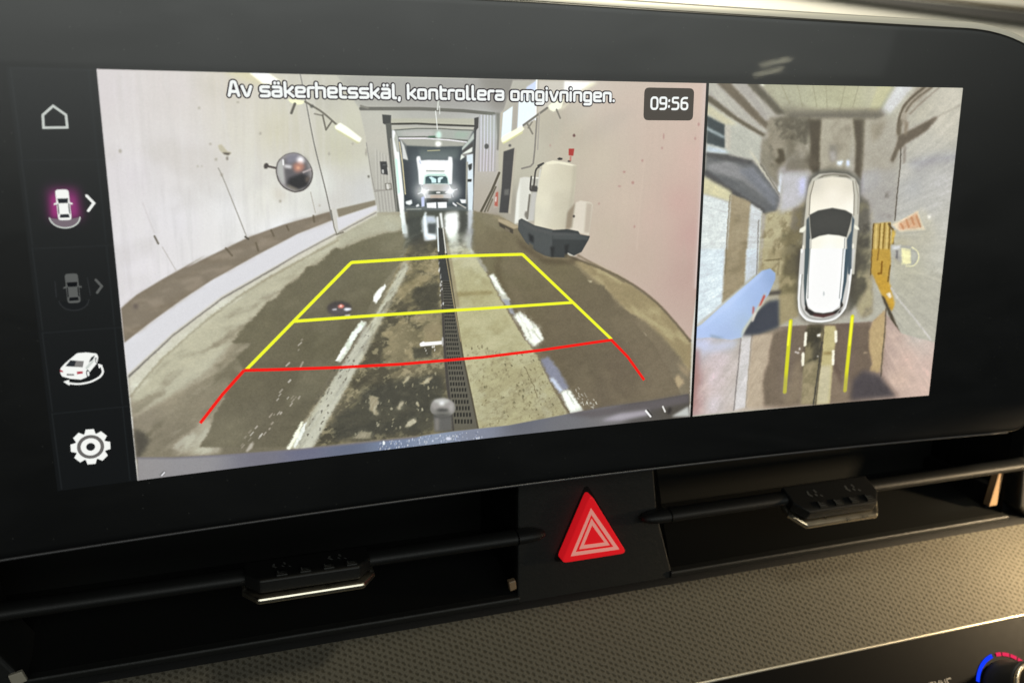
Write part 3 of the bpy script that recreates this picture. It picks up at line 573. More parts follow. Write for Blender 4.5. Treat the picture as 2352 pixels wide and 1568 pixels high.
# drain grate
P([708,281,719,282,727,337,741,439,756,539,773,624,787,696,778,697,733,696,721,595,715,506,714,421,709,336],(92, 88, 78),blur=0.98)
P([707,281,711,281,713,337,717,421,720,507,727,604,736,696,732,696,720,595,715,506,713,421,709,336],(66, 62, 58),blur=0.78,a=0.9)
P([719,282,727,337,741,439,751,440,735,337,723,282],(116, 106, 86),blur=1.3,a=0.5)
P([708,281,719,282,727,337,734,385,713,384,709,336],(58, 58, 56),blur=0.98)
for _h in zip(*[iter([718.1,387.0,1.3,1.6,720.5,387.1,1.3,1.6,722.8,387.2,1.3,1.6,725.2,387.3,1.3,1.6,727.6,387.5,1.3,1.6,729.9,387.6,1.3,1.6,718.3,391.7,1.3,1.6,720.7,391.9,1.3,1.6,723.2,392.0,1.3,1.6,725.6,392.1,1.3,1.6,728.1,392.3,1.3,1.6,730.5,392.4,1.3,1.6,718.5,396.7,1.3,1.6,721.0,396.8,1.3,1.6,723.5,397.0,1.3,1.6,726.1,397.1,1.3,1.6,728.6,397.2,1.3,1.6,731.2,397.4,1.3,1.6,718.6,401.8,1.3,1.7,721.3,402.0,1.3,1.7,723.9,402.1,1.3,1.7,726.5,402.2,1.3,1.7,729.2,402.4,1.3,1.7,731.8,402.5,1.3,1.7,718.8,407.1,1.3,1.8,721.5,407.3,1.3,1.8,724.3,407.4,1.3,1.8,727.0,407.6,1.3,1.8,729.7,407.7,1.3,1.8,732.5,407.9,1.3,1.8,719.0,412.6,1.3,1.8,721.8,412.7,1.3,1.8,724.7,412.9,1.3,1.8,727.5,413.1,1.3,1.8,730.3,413.2,1.3,1.8,733.2,413.4,1.3,1.8,719.2,418.2,1.3,1.9,722.1,418.4,1.3,1.9,725.1,418.6,1.3,1.9,728.0,418.8,1.3,1.9,730.9,418.9,1.3,1.9,733.9,419.1,1.3,1.9,719.4,424.1,1.3,1.9,722.4,424.3,1.3,1.9,725.5,424.5,1.3,1.9,728.5,424.6,1.3,1.9,731.6,424.8,1.3,1.9,734.6,425.0,1.3,1.9,719.6,430.2,1.3,2.0,722.7,430.3,1.3,2.0,725.9,430.5,1.3,2.0,729.1,430.7,1.3,2.0,732.2,430.9,1.3,2.0,735.4,431.1,1.3,2.0,719.8,436.4,1.3,2.1,723.1,436.6,1.3,2.1,726.3,436.8,1.3,2.1,729.6,437.0,1.3,2.1,732.9,437.2,1.3,2.1,736.2,437.4,1.3,2.1,720.0,442.9,1.3,2.1,723.4,443.1,1.3,2.1,726.8,443.3,1.3,2.1,730.2,443.6,1.3,2.1,733.6,443.8,1.3,2.1,737.0,444.0,1.3,2.1,720.2,449.6,1.3,2.2,723.7,449.8,1.3,2.2,727.2,450.1,1.3,2.2,730.7,450.3,1.3,2.2,734.3,450.5,1.3,2.2,737.8,450.8,1.3,2.2,720.4,456.6,1.3,2.3,724.1,456.8,1.3,2.3,727.7,457.0,1.3,2.3,731.3,457.3,1.3,2.3,735.0,457.5,1.3,2.3,738.6,457.8,1.3,2.3,720.7,463.8,1.3,2.4,724.4,464.0,1.3,2.4,728.2,464.3,1.3,2.4,731.9,464.5,1.3,2.4,735.7,464.8,1.3,2.4,739.4,465.0,1.3,2.4,720.9,471.2,1.3,2.4,724.8,471.5,1.3,2.4,728.7,471.7,1.3,2.4,732.6,472.0,1.3,2.4,736.4,472.3,1.3,2.4,740.3,472.5,1.3,2.4,721.2,478.9,1.3,2.5,725.2,479.2,1.3,2.5,729.2,479.4,1.3,2.5,733.2,479.7,1.3,2.5,737.2,480.0,1.3,2.5,741.2,480.3,1.3,2.5,721.4,486.8,1.3,2.6,725.6,487.1,1.3,2.6,729.7,487.4,1.3,2.6,733.9,487.7,1.3,2.6,738.0,488.0,1.3,2.6,742.2,488.3,1.3,2.6,721.7,495.1,1.3,2.7,726.0,495.4,1.3,2.7,730.3,495.7,1.3,2.7,734.6,496.0,1.3,2.7,738.9,496.3,1.3,2.7,743.2,496.7,1.3,2.7,722.0,503.6,1.3,2.8,726.4,504.0,1.3,2.8,730.8,504.3,1.3,2.8,735.3,504.6,1.3,2.8,739.7,505.0,1.3,2.8,744.2,505.3,1.3,2.8,722.6,512.5,1.3,2.9,727.1,512.8,1.3,2.9,731.6,513.2,1.3,2.9,736.2,513.5,1.3,2.9,740.7,513.9,1.3,2.9,745.2,514.2,1.3,2.9,723.4,521.7,1.3,2.9,728.0,522.0,1.3,2.9,732.6,522.4,1.3,2.9,737.2,522.8,1.3,2.9,741.8,523.1,1.3,2.9,746.4,523.5,1.3,2.9,724.2,531.2,1.3,3.0,728.9,531.6,1.3,3.0,733.5,531.9,1.3,3.0,738.2,532.3,1.3,3.0,742.9,532.7,1.3,3.0,747.6,533.1,1.3,3.0,725.1,541.0,1.3,3.1,729.9,541.4,1.3,3.1,734.6,541.8,1.3,3.1,739.4,542.2,1.3,3.1,744.2,542.6,1.3,3.1,749.0,543.0,1.3,3.1,726.0,551.3,1.3,3.2,731.0,551.7,1.3,3.2,735.9,552.1,1.3,3.2,740.9,552.5,1.3,3.2,745.8,552.9,1.3,3.2,750.8,553.3,1.3,3.2,727.0,561.8,1.3,3.4,732.1,562.3,1.3,3.4,737.2,562.7,1.3,3.4,742.3,563.1,1.3,3.4,747.5,563.6,1.3,3.4,752.6,564.0,1.3,3.4,728.0,572.8,1.4,3.5,733.3,573.3,1.4,3.5,738.6,573.7,1.4,3.5,743.9,574.2,1.4,3.5,749.2,574.6,1.4,3.5,754.5,575.1,1.4,3.5,729.1,584.1,1.4,3.6,734.5,584.6,1.4,3.6,740.0,585.1,1.4,3.6,745.5,585.6,1.4,3.6,751.0,586.1,1.4,3.6,756.5,586.6,1.4,3.6,730.2,595.9,1.5,3.7,735.8,596.4,1.5,3.7,741.5,597.0,1.5,3.7,747.1,597.5,1.5,3.7,752.8,598.0,1.5,3.7,758.5,598.5,1.5,3.7,731.5,608.1,1.5,3.8,737.3,608.7,1.5,3.8,743.1,609.2,1.5,3.8,749.0,609.8,1.5,3.8,754.8,610.3,1.5,3.8,760.7,610.9,1.5,3.8,732.9,620.8,1.6,3.9,738.9,621.4,1.6,3.9,744.9,621.9,1.6,3.9,750.8,622.5,1.6,3.9,756.9,623.1,1.6,3.9,762.9,623.7,1.6,3.9,734.3,633.9,1.6,4.1,740.5,634.5,1.6,4.1,746.6,635.1,1.6,4.1,752.8,635.7,1.6,4.1,758.9,636.3,1.6,4.1,765.1,637.0,1.6,4.1,735.8,647.5,1.6,4.2,742.1,648.2,1.6,4.2,748.4,648.8,1.6,4.2,754.7,649.4,1.6,4.2,761.1,650.1,1.6,4.2,767.4,650.7,1.6,4.2,737.4,661.6,1.7,4.3,743.8,662.3,1.7,4.3,750.3,663.0,1.7,4.3,756.8,663.7,1.7,4.3,763.3,664.3,1.7,4.3,769.8,665.0,1.7,4.3,739.0,676.3,1.7,4.5,745.6,677.0,1.7,4.5,752.3,677.7,1.7,4.5,758.9,678.4,1.7,4.5,765.6,679.1,1.7,4.5,772.3,679.8,1.7,4.5])]*4): P([_h[0]-_h[2],_h[1]-_h[3],_h[0]+_h[2],_h[1]-_h[3],_h[0]+_h[2],_h[1]+_h[3],_h[0]-_h[2],_h[1]+_h[3]],(40,39,36),blur=.7)
L([727,337,741,439,756,539,773,624,787,696],(74, 68, 56),3.6,blur=0.98,a=0.8)
L([722,326,740,439,752,509],(176, 160, 120),1.8,blur=0.65,a=0.7)
L([708,281,709,325],(214, 222, 226),2.9,blur=0.78)
L([719,282,724,329],(206, 206, 196),2.5,blur=0.78)
S([707,331,714,331,718,438,712,437],16,3,4,[(240, 240, 240), (200, 200, 196)],seed=16)
P([667,509,668,506,675,503,678,505,713,505,713,512,669,513],(246, 246, 244),blur=0.65)
P([716,507,716,509,716,511,716,513,715,514,715,515,715,516,714,516,714,516,713,515,713,514,713,512,712,511,712,508,712,506,712,504,713,502,713,500,713,499,714,497,714,497,714,497,715,497,715,498,716,499,716,500,716,502,716,504],(190, 190, 190),blur=0.98,a=0.8)
S([670,513,703,514,703,535,680,530],8,2.5,3,[(230, 230, 226)],seed=18)
S([406,533,458,479,446,466,378,598,306,682,330,688,433,594],34,3.5,9,[(176, 170, 158), (150, 142, 128), (190, 186, 176)],seed=19)
P([324,689,333,675,340,674,336,684,326,691],(172, 166, 152),blur=1.36)
L([434,534,439,525],(150, 142, 126),3.0,blur=1.36)
# reflection of the mirror in the water
P([536,428,535,431,533,434,530,436,527,438,522,440,517,441,512,441,507,440,502,438,497,436,494,434,491,431,490,428,489,425,490,421,492,418,495,416,498,414,503,412,508,412,513,412,518,412,523,414,527,416,531,418,534,421,535,424],(62, 56, 58),blur=2.2,a=0.8)
P([531,432,531,434,529,436,527,437,524,438,520,439,516,440,512,440,508,439,504,438,500,437,497,435,495,434,494,432,494,430,494,428,496,426,498,425,501,424,504,423,508,422,513,422,517,423,521,424,524,425,527,427,529,428,531,430],(88, 82, 84),blur=3.3,a=0.8)
P([510,421,516,418,522,422,518,426,511,425],(236, 130, 116),blur=1.38)
P([517,422,517,422,517,422,517,423,516,423,516,423,516,423,515,423,515,423,514,423,514,423,514,422,514,422,514,422,513,421,514,421,514,421,514,421,514,420,515,420,515,420,515,420,516,420,516,420,517,421,517,421,517,421,517,421],(255, 226, 216),blur=0.83)
P([520,429,524,426,534,427,535,430,526,432],(236, 240, 250),blur=1.38)
P([498,427,507,426,507,429,500,429],(200, 200, 208),blur=1.1)
P([521,440,532,439,532,442,523,442],(210, 206, 204),blur=1.1)
# tanks on the right
P([832,267,851,271,876,286,876,300,863,298,832,280],(112, 102, 82),blur=0.93)
P([833,273,863,288,863,297,835,281],(70, 64, 54),blur=0.93)
P([846,283,856,289,856,294,846,288],(110, 100, 84),blur=0.74)
P([832,266,851,270,878,284,865,287,832,271],(164, 150, 122),blur=0.93)
P([881,186,917,187,911,271,891,274],(172, 170, 160),blur=1.24)
P([877,187,887,185,902,187,902,205,896,272,866,277,870,229],(214, 212, 202),blur=0.93)
P([871,217,878,193,875,267,867,276],(226, 226, 220),blur=1.86)
P([903,216,913,216,906,272,895,272],(190, 188, 184),blur=1.24)
L([898,221,893,267],(116, 112, 104),4.2,blur=1.24)
P([901,202,917,204,916,215,900,214],(70, 68, 66),blur=0.93)
L([902,187,920,188],(220, 218, 206),3.5,blur=0.74)
L([901,185,899,210,906,205,910,174,917,166],(70, 66, 62),3.5,blur=0.74,s=1)
L([916,164,926,160],(66, 64, 60),4.9,blur=0.74)
L([920,172,916,205],(206, 204, 194),3.5,blur=0.93)
P([895,260,895,261,895,263,894,264,894,265,893,266,892,266,891,266,890,266,889,266,889,265,888,264,888,262,887,261,887,259,887,258,888,256,888,255,889,254,889,253,890,253,891,253,892,253,893,253,894,254,894,255,895,257,895,258],(120, 116, 108),blur=1.24)
G([924,163,931,158,946,154,971,157,998,164,996,207,990,257,984,291,966,293,932,288,908,281,910,236,916,202],[(931,169,226,222,200),(928,237,232,229,208),(918,274,226,222,202),(948,206,216,211,188),(964,175,206,199,176),(992,175,190,180,158),(979,238,186,177,156),(980,283,176,166,146),(946,285,204,198,176),(911,252,206,202,184)])
P([931,158,946,154,971,157,998,164,988,165,957,160,934,162],(226, 222, 202),blur=0.93)
P([948,213,996,216,991,257,945,253],(192, 184, 164),a=0.35,blur=3.72)
P([998,164,995,207,984,291,975,292,986,219,991,164],(166, 156, 138),a=0.5,blur=2.48)
P([967,151,967,151,967,152,966,152,965,153,964,153,963,153,962,153,961,153,959,153,958,153,958,152,957,152,956,151,956,151,956,150,957,150,957,149,958,149,959,149,960,148,962,148,963,149,964,149,965,149,966,149,967,150,967,150],(48, 46, 44),blur=0.74)
P([985,155,985,156,985,156,984,157,984,157,983,157,983,157,982,157,981,157,980,157,980,157,979,157,979,156,978,156,978,155,978,155,979,155,979,154,980,154,980,154,981,154,982,154,982,154,983,154,984,154,984,154,985,155,985,155],(56, 52, 50),blur=0.74)
P([980,131,992,131,990,145,980,144],(162, 52, 46),blur=0.74)
P([983,145,986,145,986,155,982,155],(182, 110, 100),blur=0.93)
P([994,105,994,106,994,107,993,107,993,108,992,108,992,108,991,109,991,108,990,108,989,108,989,107,989,107,988,106,988,105,988,105,989,104,989,104,989,103,990,103,990,102,991,102,992,102,992,103,993,103,993,104,993,104,994,105],(96, 70, 66),blur=0.93)
P([997,238,1007,234,1031,238,1035,243,1029,297,1027,305,1001,298,985,291,990,257],(214, 206, 190),blur=0.93)
P([1021,239,1034,241,1029,300,1017,300],(176, 160, 144),blur=1.86,a=0.8)
P([979,257,996,238,990,289,976,292],(134, 122, 104),a=0.85,blur=1.86)
P([996,265,996,266,996,267,996,267,995,267,995,268,994,268,993,268,993,268,992,268,992,267,991,267,991,266,991,266,991,265,991,265,991,264,991,264,992,263,992,263,993,263,993,263,994,263,994,263,995,263,995,264,996,264,996,265],(70, 64, 60),blur=0.93)
P([874,289,875,270,881,267,909,282,949,292,980,291,1004,296,1008,303,1030,307,1026,316,1012,339,995,346,981,339,974,349,948,347,932,343,912,333,891,315],(56, 58, 58),blur=0.82)
P([875,271,881,268,909,282,947,292,947,347,932,343,912,333,891,315,874,289],(72, 74, 74),blur=0.93)
P([947,298,1005,302,1027,309,1026,315,948,310],(74, 76, 76),blur=1.24,a=0.8)
P([975,341,981,340,981,350,974,350],(92, 84, 68),blur=0.74)
P([897,315,906,322,906,331,897,324],(96, 88, 72),blur=0.93,a=0.8)
P([895,296,907,303,907,318,898,312],(40, 41, 42),blur=1.86)
P([943,325,953,326,950,347,945,346],(42, 42, 42),blur=1.86)
P([974,324,984,321,981,339,976,347],(40, 40, 40),blur=1.86)
P([878,270,908,285,949,296,1001,300,1008,304,949,302,905,291,880,278],(82, 82, 82),blur=1.86,a=0.7)
P([865,298,892,321,933,348,984,354,1012,343,995,364,933,361,881,327],(70, 60, 46),blur=4.34,a=0.6)
L([1005,346,1055,373,1110,406],(110, 98, 80),4.2,blur=1.86,a=0.7)
P([1271,82,1271,83,1271,84,1271,85,1270,85,1270,86,1269,86,1269,86,1268,86,1268,86,1267,85,1267,85,1267,84,1267,83,1266,82,1266,82,1267,81,1267,80,1267,79,1268,79,1268,79,1268,79,1269,79,1269,79,1270,79,1270,80,1271,81,1271,82],(166, 120, 112),blur=1.24,a=0.8)
P([1264,111,1264,112,1264,112,1264,113,1263,113,1263,114,1263,114,1262,114,1262,114,1261,114,1261,113,1261,113,1261,112,1260,112,1260,111,1260,110,1260,110,1261,109,1261,108,1261,108,1262,108,1262,108,1262,108,1263,108,1263,108,1263,109,1264,110,1264,110],(166, 120, 112),blur=1.24,a=0.8)
P([1189,130,1189,131,1188,131,1188,132,1188,132,1188,133,1187,133,1187,133,1186,133,1186,133,1186,132,1185,132,1185,131,1185,131,1185,130,1185,130,1185,129,1185,129,1186,128,1186,128,1186,128,1187,128,1187,128,1187,128,1188,128,1188,129,1188,129,1189,130],(166, 120, 112),blur=1.24,a=0.8)
P([1126,200,1126,201,1126,201,1126,202,1125,202,1125,203,1124,203,1123,203,1123,203,1122,203,1121,202,1121,202,1120,201,1120,200,1120,200,1120,199,1120,198,1121,198,1121,197,1122,197,1122,197,1123,197,1124,197,1125,197,1125,197,1126,198,1126,198,1126,199],(166, 120, 112),blur=1.24,a=0.8)
P([1098,207,1097,207,1097,207,1097,208,1096,208,1095,208,1094,208,1093,208,1092,208,1091,208,1091,208,1090,207,1089,207,1089,207,1089,207,1089,206,1089,206,1090,206,1091,206,1091,206,1092,205,1093,205,1094,205,1095,206,1096,206,1097,206,1097,206,1097,207],(166, 120, 112),blur=1.24,a=0.8)
P([1145,155,1145,156,1145,156,1145,157,1144,157,1144,158,1144,158,1143,158,1143,158,1142,158,1142,157,1141,157,1141,156,1141,156,1141,155,1141,155,1141,154,1141,154,1142,153,1142,153,1142,153,1143,153,1143,153,1144,153,1144,153,1145,154,1145,154,1145,155],(166, 120, 112),blur=1.24,a=0.8)
P([1106,178,1106,178,1106,179,1106,179,1105,179,1105,180,1104,180,1103,180,1102,180,1101,180,1101,179,1100,179,1100,179,1100,178,1099,178,1099,177,1100,177,1100,177,1101,176,1101,176,1102,176,1103,176,1104,176,1104,176,1105,176,1106,177,1106,177,1106,177],(166, 120, 112),blur=1.24,a=0.8)
P([1191,107,1191,109,1191,110,1191,111,1190,112,1190,113,1190,113,1190,113,1189,113,1189,113,1189,112,1188,111,1188,110,1188,109,1188,107,1188,106,1188,104,1188,103,1188,102,1188,101,1189,101,1189,101,1189,101,1190,101,1190,102,1190,103,1191,104,1191,106],(166, 120, 112),blur=1.24,a=0.8)
P([1050,241,1050,242,1050,242,1050,242,1050,243,1049,243,1049,243,1049,243,1048,243,1048,243,1047,243,1047,242,1047,242,1047,241,1047,241,1047,241,1047,240,1047,240,1047,240,1048,239,1048,239,1048,239,1049,239,1049,239,1050,240,1050,240,1050,240,1050,241],(166, 120, 112),blur=1.24,a=0.8)
P([1132,290,1132,291,1132,291,1131,292,1131,292,1131,293,1130,293,1130,293,1130,293,1129,293,1129,292,1129,292,1128,291,1128,291,1128,290,1128,290,1128,289,1129,288,1129,288,1129,288,1130,288,1130,288,1130,288,1131,288,1131,288,1131,289,1132,289,1132,290],(166, 120, 112),blur=1.24,a=0.8)
P([942,124,942,125,942,125,942,126,941,126,941,126,941,126,940,126,940,126,939,126,939,126,939,126,939,125,939,125,939,124,939,124,939,124,939,123,939,123,939,123,940,123,940,123,941,123,941,123,941,123,941,123,942,124,942,124],(166, 120, 112),blur=1.24,a=0.8)
L([1148,158,1141,241,1137,340],(206, 184, 170),2.8,blur=1.86,a=0.4)
P([1274,-1,1291,-2,1286,278,1284,428,1275,427,1277,244],(206, 186, 186),a=0.5,blur=3.72)
# car bumper and tow ball
G([135,677,195,685,281,691,403,697,498,699,656,701,671,699,730,697,852,697,979,686,1077,678,1178,674,1276,666,1282,728,131,728],[(144,694,137,135,136),(234,698,135,134,137),(352,705,106,104,117),(434,698,99,99,121),(518,700,91,96,117),(606,696,108,120,146),(696,702,129,142,166),(789,698,120,125,142),(885,694,96,96,106),(984,695,104,103,109),(1085,690,116,113,117),(1137,685,73,68,66),(1232,688,77,72,66)],p=2.4)
L([135,677,194,685,281,692,403,698,498,699,656,701],(110, 106, 116),3.8,blur=2.04,a=0.7)
P([979,686,1077,678,1178,674,1276,666,1279,686,1179,696,1045,700],(92, 86, 88),blur=3.9,a=0.9)
P([1065,708,1111,696,1176,694,1180,706,1112,713],(176, 172, 184),blur=3.9,a=0.8)
P([1235,715,1276,695,1281,719],(186, 188, 186),blur=2.6)
L([1172,696,1184,710],(240, 240, 236),4.3,blur=0.98)
L([1176,694,1187,708],(60, 56, 54),2.9,blur=0.98)
L([1213,690,1219,702],(226, 224, 220),3.6,blur=1.3)
P([1234,703,1233,704,1233,706,1232,707,1231,708,1229,709,1228,709,1227,709,1226,708,1225,707,1225,706,1224,704,1224,703,1224,701,1225,699,1225,697,1226,696,1227,695,1228,694,1229,693,1231,693,1232,693,1233,694,1234,695,1234,696,1235,697,1235,699,1235,701],(52, 48, 46),blur=2.6)
S([579,701,796,702,796,719,578,720],120,2.2,2.6,[(206, 216, 240), (170, 184, 220), (230, 232, 236), (90, 96, 120)],seed=20,a=0.8)
P([587,709,587,702,589,700,592,704,591,709],(236, 244, 240),blur=0.66)
P([729,712,729,713,728,714,728,714,727,715,726,715,725,715,723,715,722,715,721,715,720,714,719,713,718,713,718,712,718,711,718,710,718,709,719,709,720,708,721,708,722,708,723,708,725,708,726,709,727,709,728,710,728,711,729,711],(206, 210, 222),blur=0.99)
P([169,715,177,708,180,710,175,717],(92, 90, 92),blur=1.36)
L([173,716,178,711],(230, 232, 236),2.2,blur=0.68)
P([250,720,256,720,255,722],(226, 226, 232),blur=1.02)
P([693,657,730,661,731,695,694,694],(92, 90, 88),blur=1.95)
P([696,664,704,665,703,692,696,691],(120, 116, 112),blur=2.6)
P([739,647,738,652,736,656,733,659,729,662,724,664,718,664,712,664,706,663,700,661,696,658,691,655,688,651,686,646,686,642,687,638,689,634,692,630,696,627,701,626,707,625,713,625,719,626,724,628,729,631,733,634,737,638,738,643],(120, 118, 114),blur=0.98)
P([735,641,735,644,733,647,730,649,726,651,722,652,717,653,711,653,706,652,701,650,697,648,693,645,690,642,689,639,688,636,689,633,690,630,693,628,697,626,702,625,707,624,712,624,717,625,722,627,726,629,730,631,733,634,735,638],(146, 144, 140),blur=2.6)
P([727,632,726,632,725,633,723,634,720,634,717,634,714,634,710,634,706,634,703,633,700,632,697,631,695,630,694,629,694,628,694,627,695,627,697,626,700,626,703,626,707,626,710,626,714,626,717,627,721,628,723,629,725,630,726,631],(192, 192, 190),blur=2.6)
P([717,635,716,636,716,637,715,638,714,638,713,639,712,639,711,639,709,639,708,638,707,638,706,637,705,636,705,635,705,634,705,633,705,632,706,632,707,631,708,631,709,631,711,631,712,631,713,631,714,632,715,633,716,634,716,634],(236, 236, 234),blur=2.6)
P([725,651,725,651,724,652,722,653,720,653,717,653,714,653,711,653,708,652,705,652,703,651,701,650,699,649,698,649,698,648,698,647,699,646,701,646,703,646,706,645,708,645,711,646,714,646,717,647,720,647,722,648,724,649,725,650],(66, 64, 62),blur=2.6)
P([732,663,732,664,730,664,728,665,724,665,720,665,716,665,711,665,707,664,702,663,699,662,695,661,693,661,691,660,691,659,691,658,693,657,695,657,699,657,703,657,707,657,712,657,716,658,721,659,724,659,728,660,730,661,732,662],(70, 68, 66),blur=3.25,a=0.9)
P([735,648,735,651,734,653,734,655,733,656,732,657,731,658,731,658,730,658,729,657,728,656,727,654,727,652,727,650,727,647,727,645,727,643,728,641,728,640,729,639,730,638,731,638,732,638,733,639,733,640,734,642,734,644,735,646],(190, 188, 184),blur=3.25,a=0.5)
L([1285,2,1280,278,1279,428],(214, 196, 196),2.1,blur=0.93,a=0.6)
END_LEFT()
# top view picture: walls and floor
G([1288,0,1920,0,1920,720,1288,720],[(1325,14,150,144,134),(1391,79,170,166,154),(1362,106,176,174,164),(1481,25,150,149,124),(1577,23,168,166,136),(1676,36,176,172,146),(1583,92,150,144,124),(1489,119,128,122,106),(1494,188,176,172,174),(1723,162,160,154,138),(1724,233,156,154,152),(1811,49,172,166,150),(1879,48,196,190,176),(1856,134,192,188,178),(1846,191,172,170,172),(1853,250,186,184,182),(1884,221,184,182,180),(1839,279,184,180,172),(1882,340,192,188,174),(1818,399,174,170,150),(1310,268,208,210,206),(1317,380,216,222,224),(1470,286,176,168,138),(1469,357,158,148,112),(1305,186,110,108,104),(1432,215,100,98,98)])
# gate ahead
P([1409,-2,1771,-4,1731,58,1478,65,1464,49],(158, 157, 130),blur=2.34)
G([1413,-1,1734,-3,1694,50,1480,51,1457,44],[(1432,4,162,160,136),(1497,24,168,167,140),(1561,34,182,180,148),(1625,23,174,171,138),(1690,17,184,180,152),(1483,49,140,138,120),(1574,2,160,158,128)])
L([1568,-1,1576,48],(138, 136, 110),2.4,blur=1.56,a=0.7)
L([1616,-0,1608,50],(138, 136, 110),2.4,blur=1.56,a=0.7)
L([1498,0,1514,43],(138, 136, 110),2.4,blur=1.56,a=0.7)
L([1536,-0,1550,45],(138, 136, 110),2.4,blur=1.56,a=0.7)
L([1649,-1,1640,44],(138, 136, 110),2.4,blur=1.56,a=0.7)
L([1460,1,1482,38],(138, 136, 110),2.4,blur=1.56,a=0.7)
P([1698,-2,1738,-2,1698,61,1678,61],(190, 186, 146),blur=3.12)
P([1744,-2,1791,-2,1738,58,1705,62],(208, 208, 206),blur=3.9)
P([1461,49,1579,50,1710,47,1731,58,1712,69,1478,70,1468,60],(112, 106, 94),blur=5.46)
P([1478,61,1718,59,1712,67,1485,71],(84, 78, 70),blur=3.9,a=0.8)
P([1418,0,1418,1,1418,2,1417,2,1416,3,1415,3,1413,3,1412,4,1411,4,1409,3,1408,3,1407,2,1406,2,1406,1,1406,1,1406,-0,1406,-1,1407,-1,1408,-2,1409,-2,1410,-3,1412,-3,1413,-3,1414,-2,1416,-2,1417,-2,1417,-1,1418,-0],(240, 238, 226),blur=2.34)
# left corner walls
P([1286,-0,1404,-1,1478,63,1435,76,1424,105,1287,30],(170, 166, 156),blur=2.34)
P([1307,-0,1340,-0,1435,79,1430,92,1410,79],(98, 88, 74),blur=2.34)
P([1373,-0,1404,-1,1481,63,1452,62,1426,39],(84, 78, 66),blur=3.12)
P([1349,0,1376,-0,1433,60,1428,76],(156, 152, 144),blur=2.34)
P([1287,27,1290,23,1360,68,1430,103,1424,108,1354,76,1288,37],(88, 80, 66),blur=1.95)
P([1286,39,1360,79,1422,111,1417,116,1419,160,1292,137],(176, 176, 166),blur=2.34)
P([1287,41,1360,82,1330,84,1287,61],(196, 190, 160),blur=3.12)
P([1288,65,1330,83,1333,132,1289,121],(58, 64, 66),blur=1.95)
P([1288,87,1331,107,1332,112,1289,94],(150, 164, 168),blur=1.95)
P([1331,84,1345,87,1346,138,1335,135],(186, 180, 168),blur=2.34)
P([1290,124,1336,135,1346,143,1318,143,1290,140],(186, 200, 208),blur=3.12)
P([1389,132,1402,143,1475,227,1470,232,1416,171],(206, 202, 184),blur=1.95)
P([1470,179,1478,188,1475,229,1467,224],(222, 230, 234),blur=1.95)
L([1422,165,1472,229],(110, 106, 98),3.2,blur=1.56)
P([1422,114,1437,111,1444,160,1461,177,1471,215,1443,187,1420,160],(120, 114, 98),blur=3.12,a=0.8)
P([1290,141,1334,147,1403,160,1416,171,1472,232,1476,243,1468,266,1443,272,1423,259,1292,186],(92, 92, 94),blur=2.34)
P([1292,164,1347,157,1392,179,1432,215,1434,232,1381,200,1292,175],(128, 128, 130),blur=3.9)
P([1367,176,1404,171,1466,232,1465,260,1434,232],(112, 114, 122),blur=3.9)
P([1289,175,1353,214,1403,242,1436,260,1443,272,1417,262,1338,219,1288,186],(72, 70, 70),blur=2.34)
P([1290,140,1340,144,1403,158,1397,165,1334,156,1290,148],(76, 74, 74),blur=2.34)
P([1287,190,1354,222,1354,244,1286,226],(206, 200, 160),blur=3.12)
# left wall strips
P([1286,226,1354,244,1355,283,1350,401,1286,398],(214, 218, 216),blur=2.34)
P([1285,343,1349,345,1347,465,1286,511],(214, 222, 226),blur=2.34)
P([1354,227,1403,245,1403,298,1401,403,1350,401,1354,269],(150, 138, 112),blur=1.95)
P([1348,345,1399,347,1401,424,1347,465],(146, 134, 108),blur=1.95)
T([1354,227,1403,245,1401,403,1350,401],(120, 108, 84),0.55,30,30,a=0.5,blur=3,seed=101)
L([1351,230,1350,311,1350,401],(120, 110, 90),2.4,blur=1.17)
P([1403,248,1433,265,1432,299,1430,404,1401,403,1402,298],(204, 208, 208),blur=1.95)
P([1399,347,1429,348,1428,402,1401,423],(200, 208, 212),blur=1.95)
P([1433,271,1441,274,1445,385,1437,385],(166, 160, 150),blur=1.56)
L([1425,285,1429,404],(120, 116, 112),2.4,blur=1.17)
# floor round the car
P([1443,274,1538,245,1539,408,1440,404,1441,327],(170, 160, 126),blur=3.12)
P([1439,348,1537,351,1535,439,1544,505,1488,526,1489,452,1485,402,1446,400],(150, 139, 106),blur=3.12)
P([1471,177,1526,185,1538,202,1535,245,1520,261,1475,269,1477,216],(186, 184, 190),blur=5.46)
P([1518,202,1539,186,1540,233,1524,233],(206, 210, 240),blur=6.24,a=0.9)
P([1675,187,1718,179,1734,205,1706,227,1683,236],(180, 184, 216),blur=7.8,a=0.8)
P([1434,70,1484,67,1497,100,1477,138,1483,166,1455,176,1435,122],(118, 110, 94),blur=4.68,a=0.8)
T([1434,68,1535,67,1545,177,1446,187],(92, 84, 70),0.54,50,44,a=0.7,blur=3,seed=102)
T([1434,68,1679,66,1745,179,1446,187],(182, 176, 158),0.58,50,44,a=0.4,blur=4,seed=103)
P([1529,70,1565,70,1570,183,1552,186,1541,172,1540,122],(74, 66, 54),blur=3.12)
P([1641,69,1674,69,1679,161,1677,204,1658,184,1655,122],(78, 70, 58),blur=3.12)
P([1565,71,1641,71,1643,133,1637,178,1572,180,1566,133],(160, 154, 136),blur=3.12)
T([1565,71,1641,71,1637,178,1572,180],(120, 114, 100),0.54,36,50,a=0.6,blur=3,seed=104)
P([1586,122,1606,125,1612,161,1593,161],(120, 116, 108),blur=4.68,a=0.8)
P([1591,139,1604,139,1609,158,1596,161],(176, 172, 166),blur=3.9,a=0.8)
P([1611,161,1627,158,1623,169,1613,168],(232, 240, 250),blur=2.34)
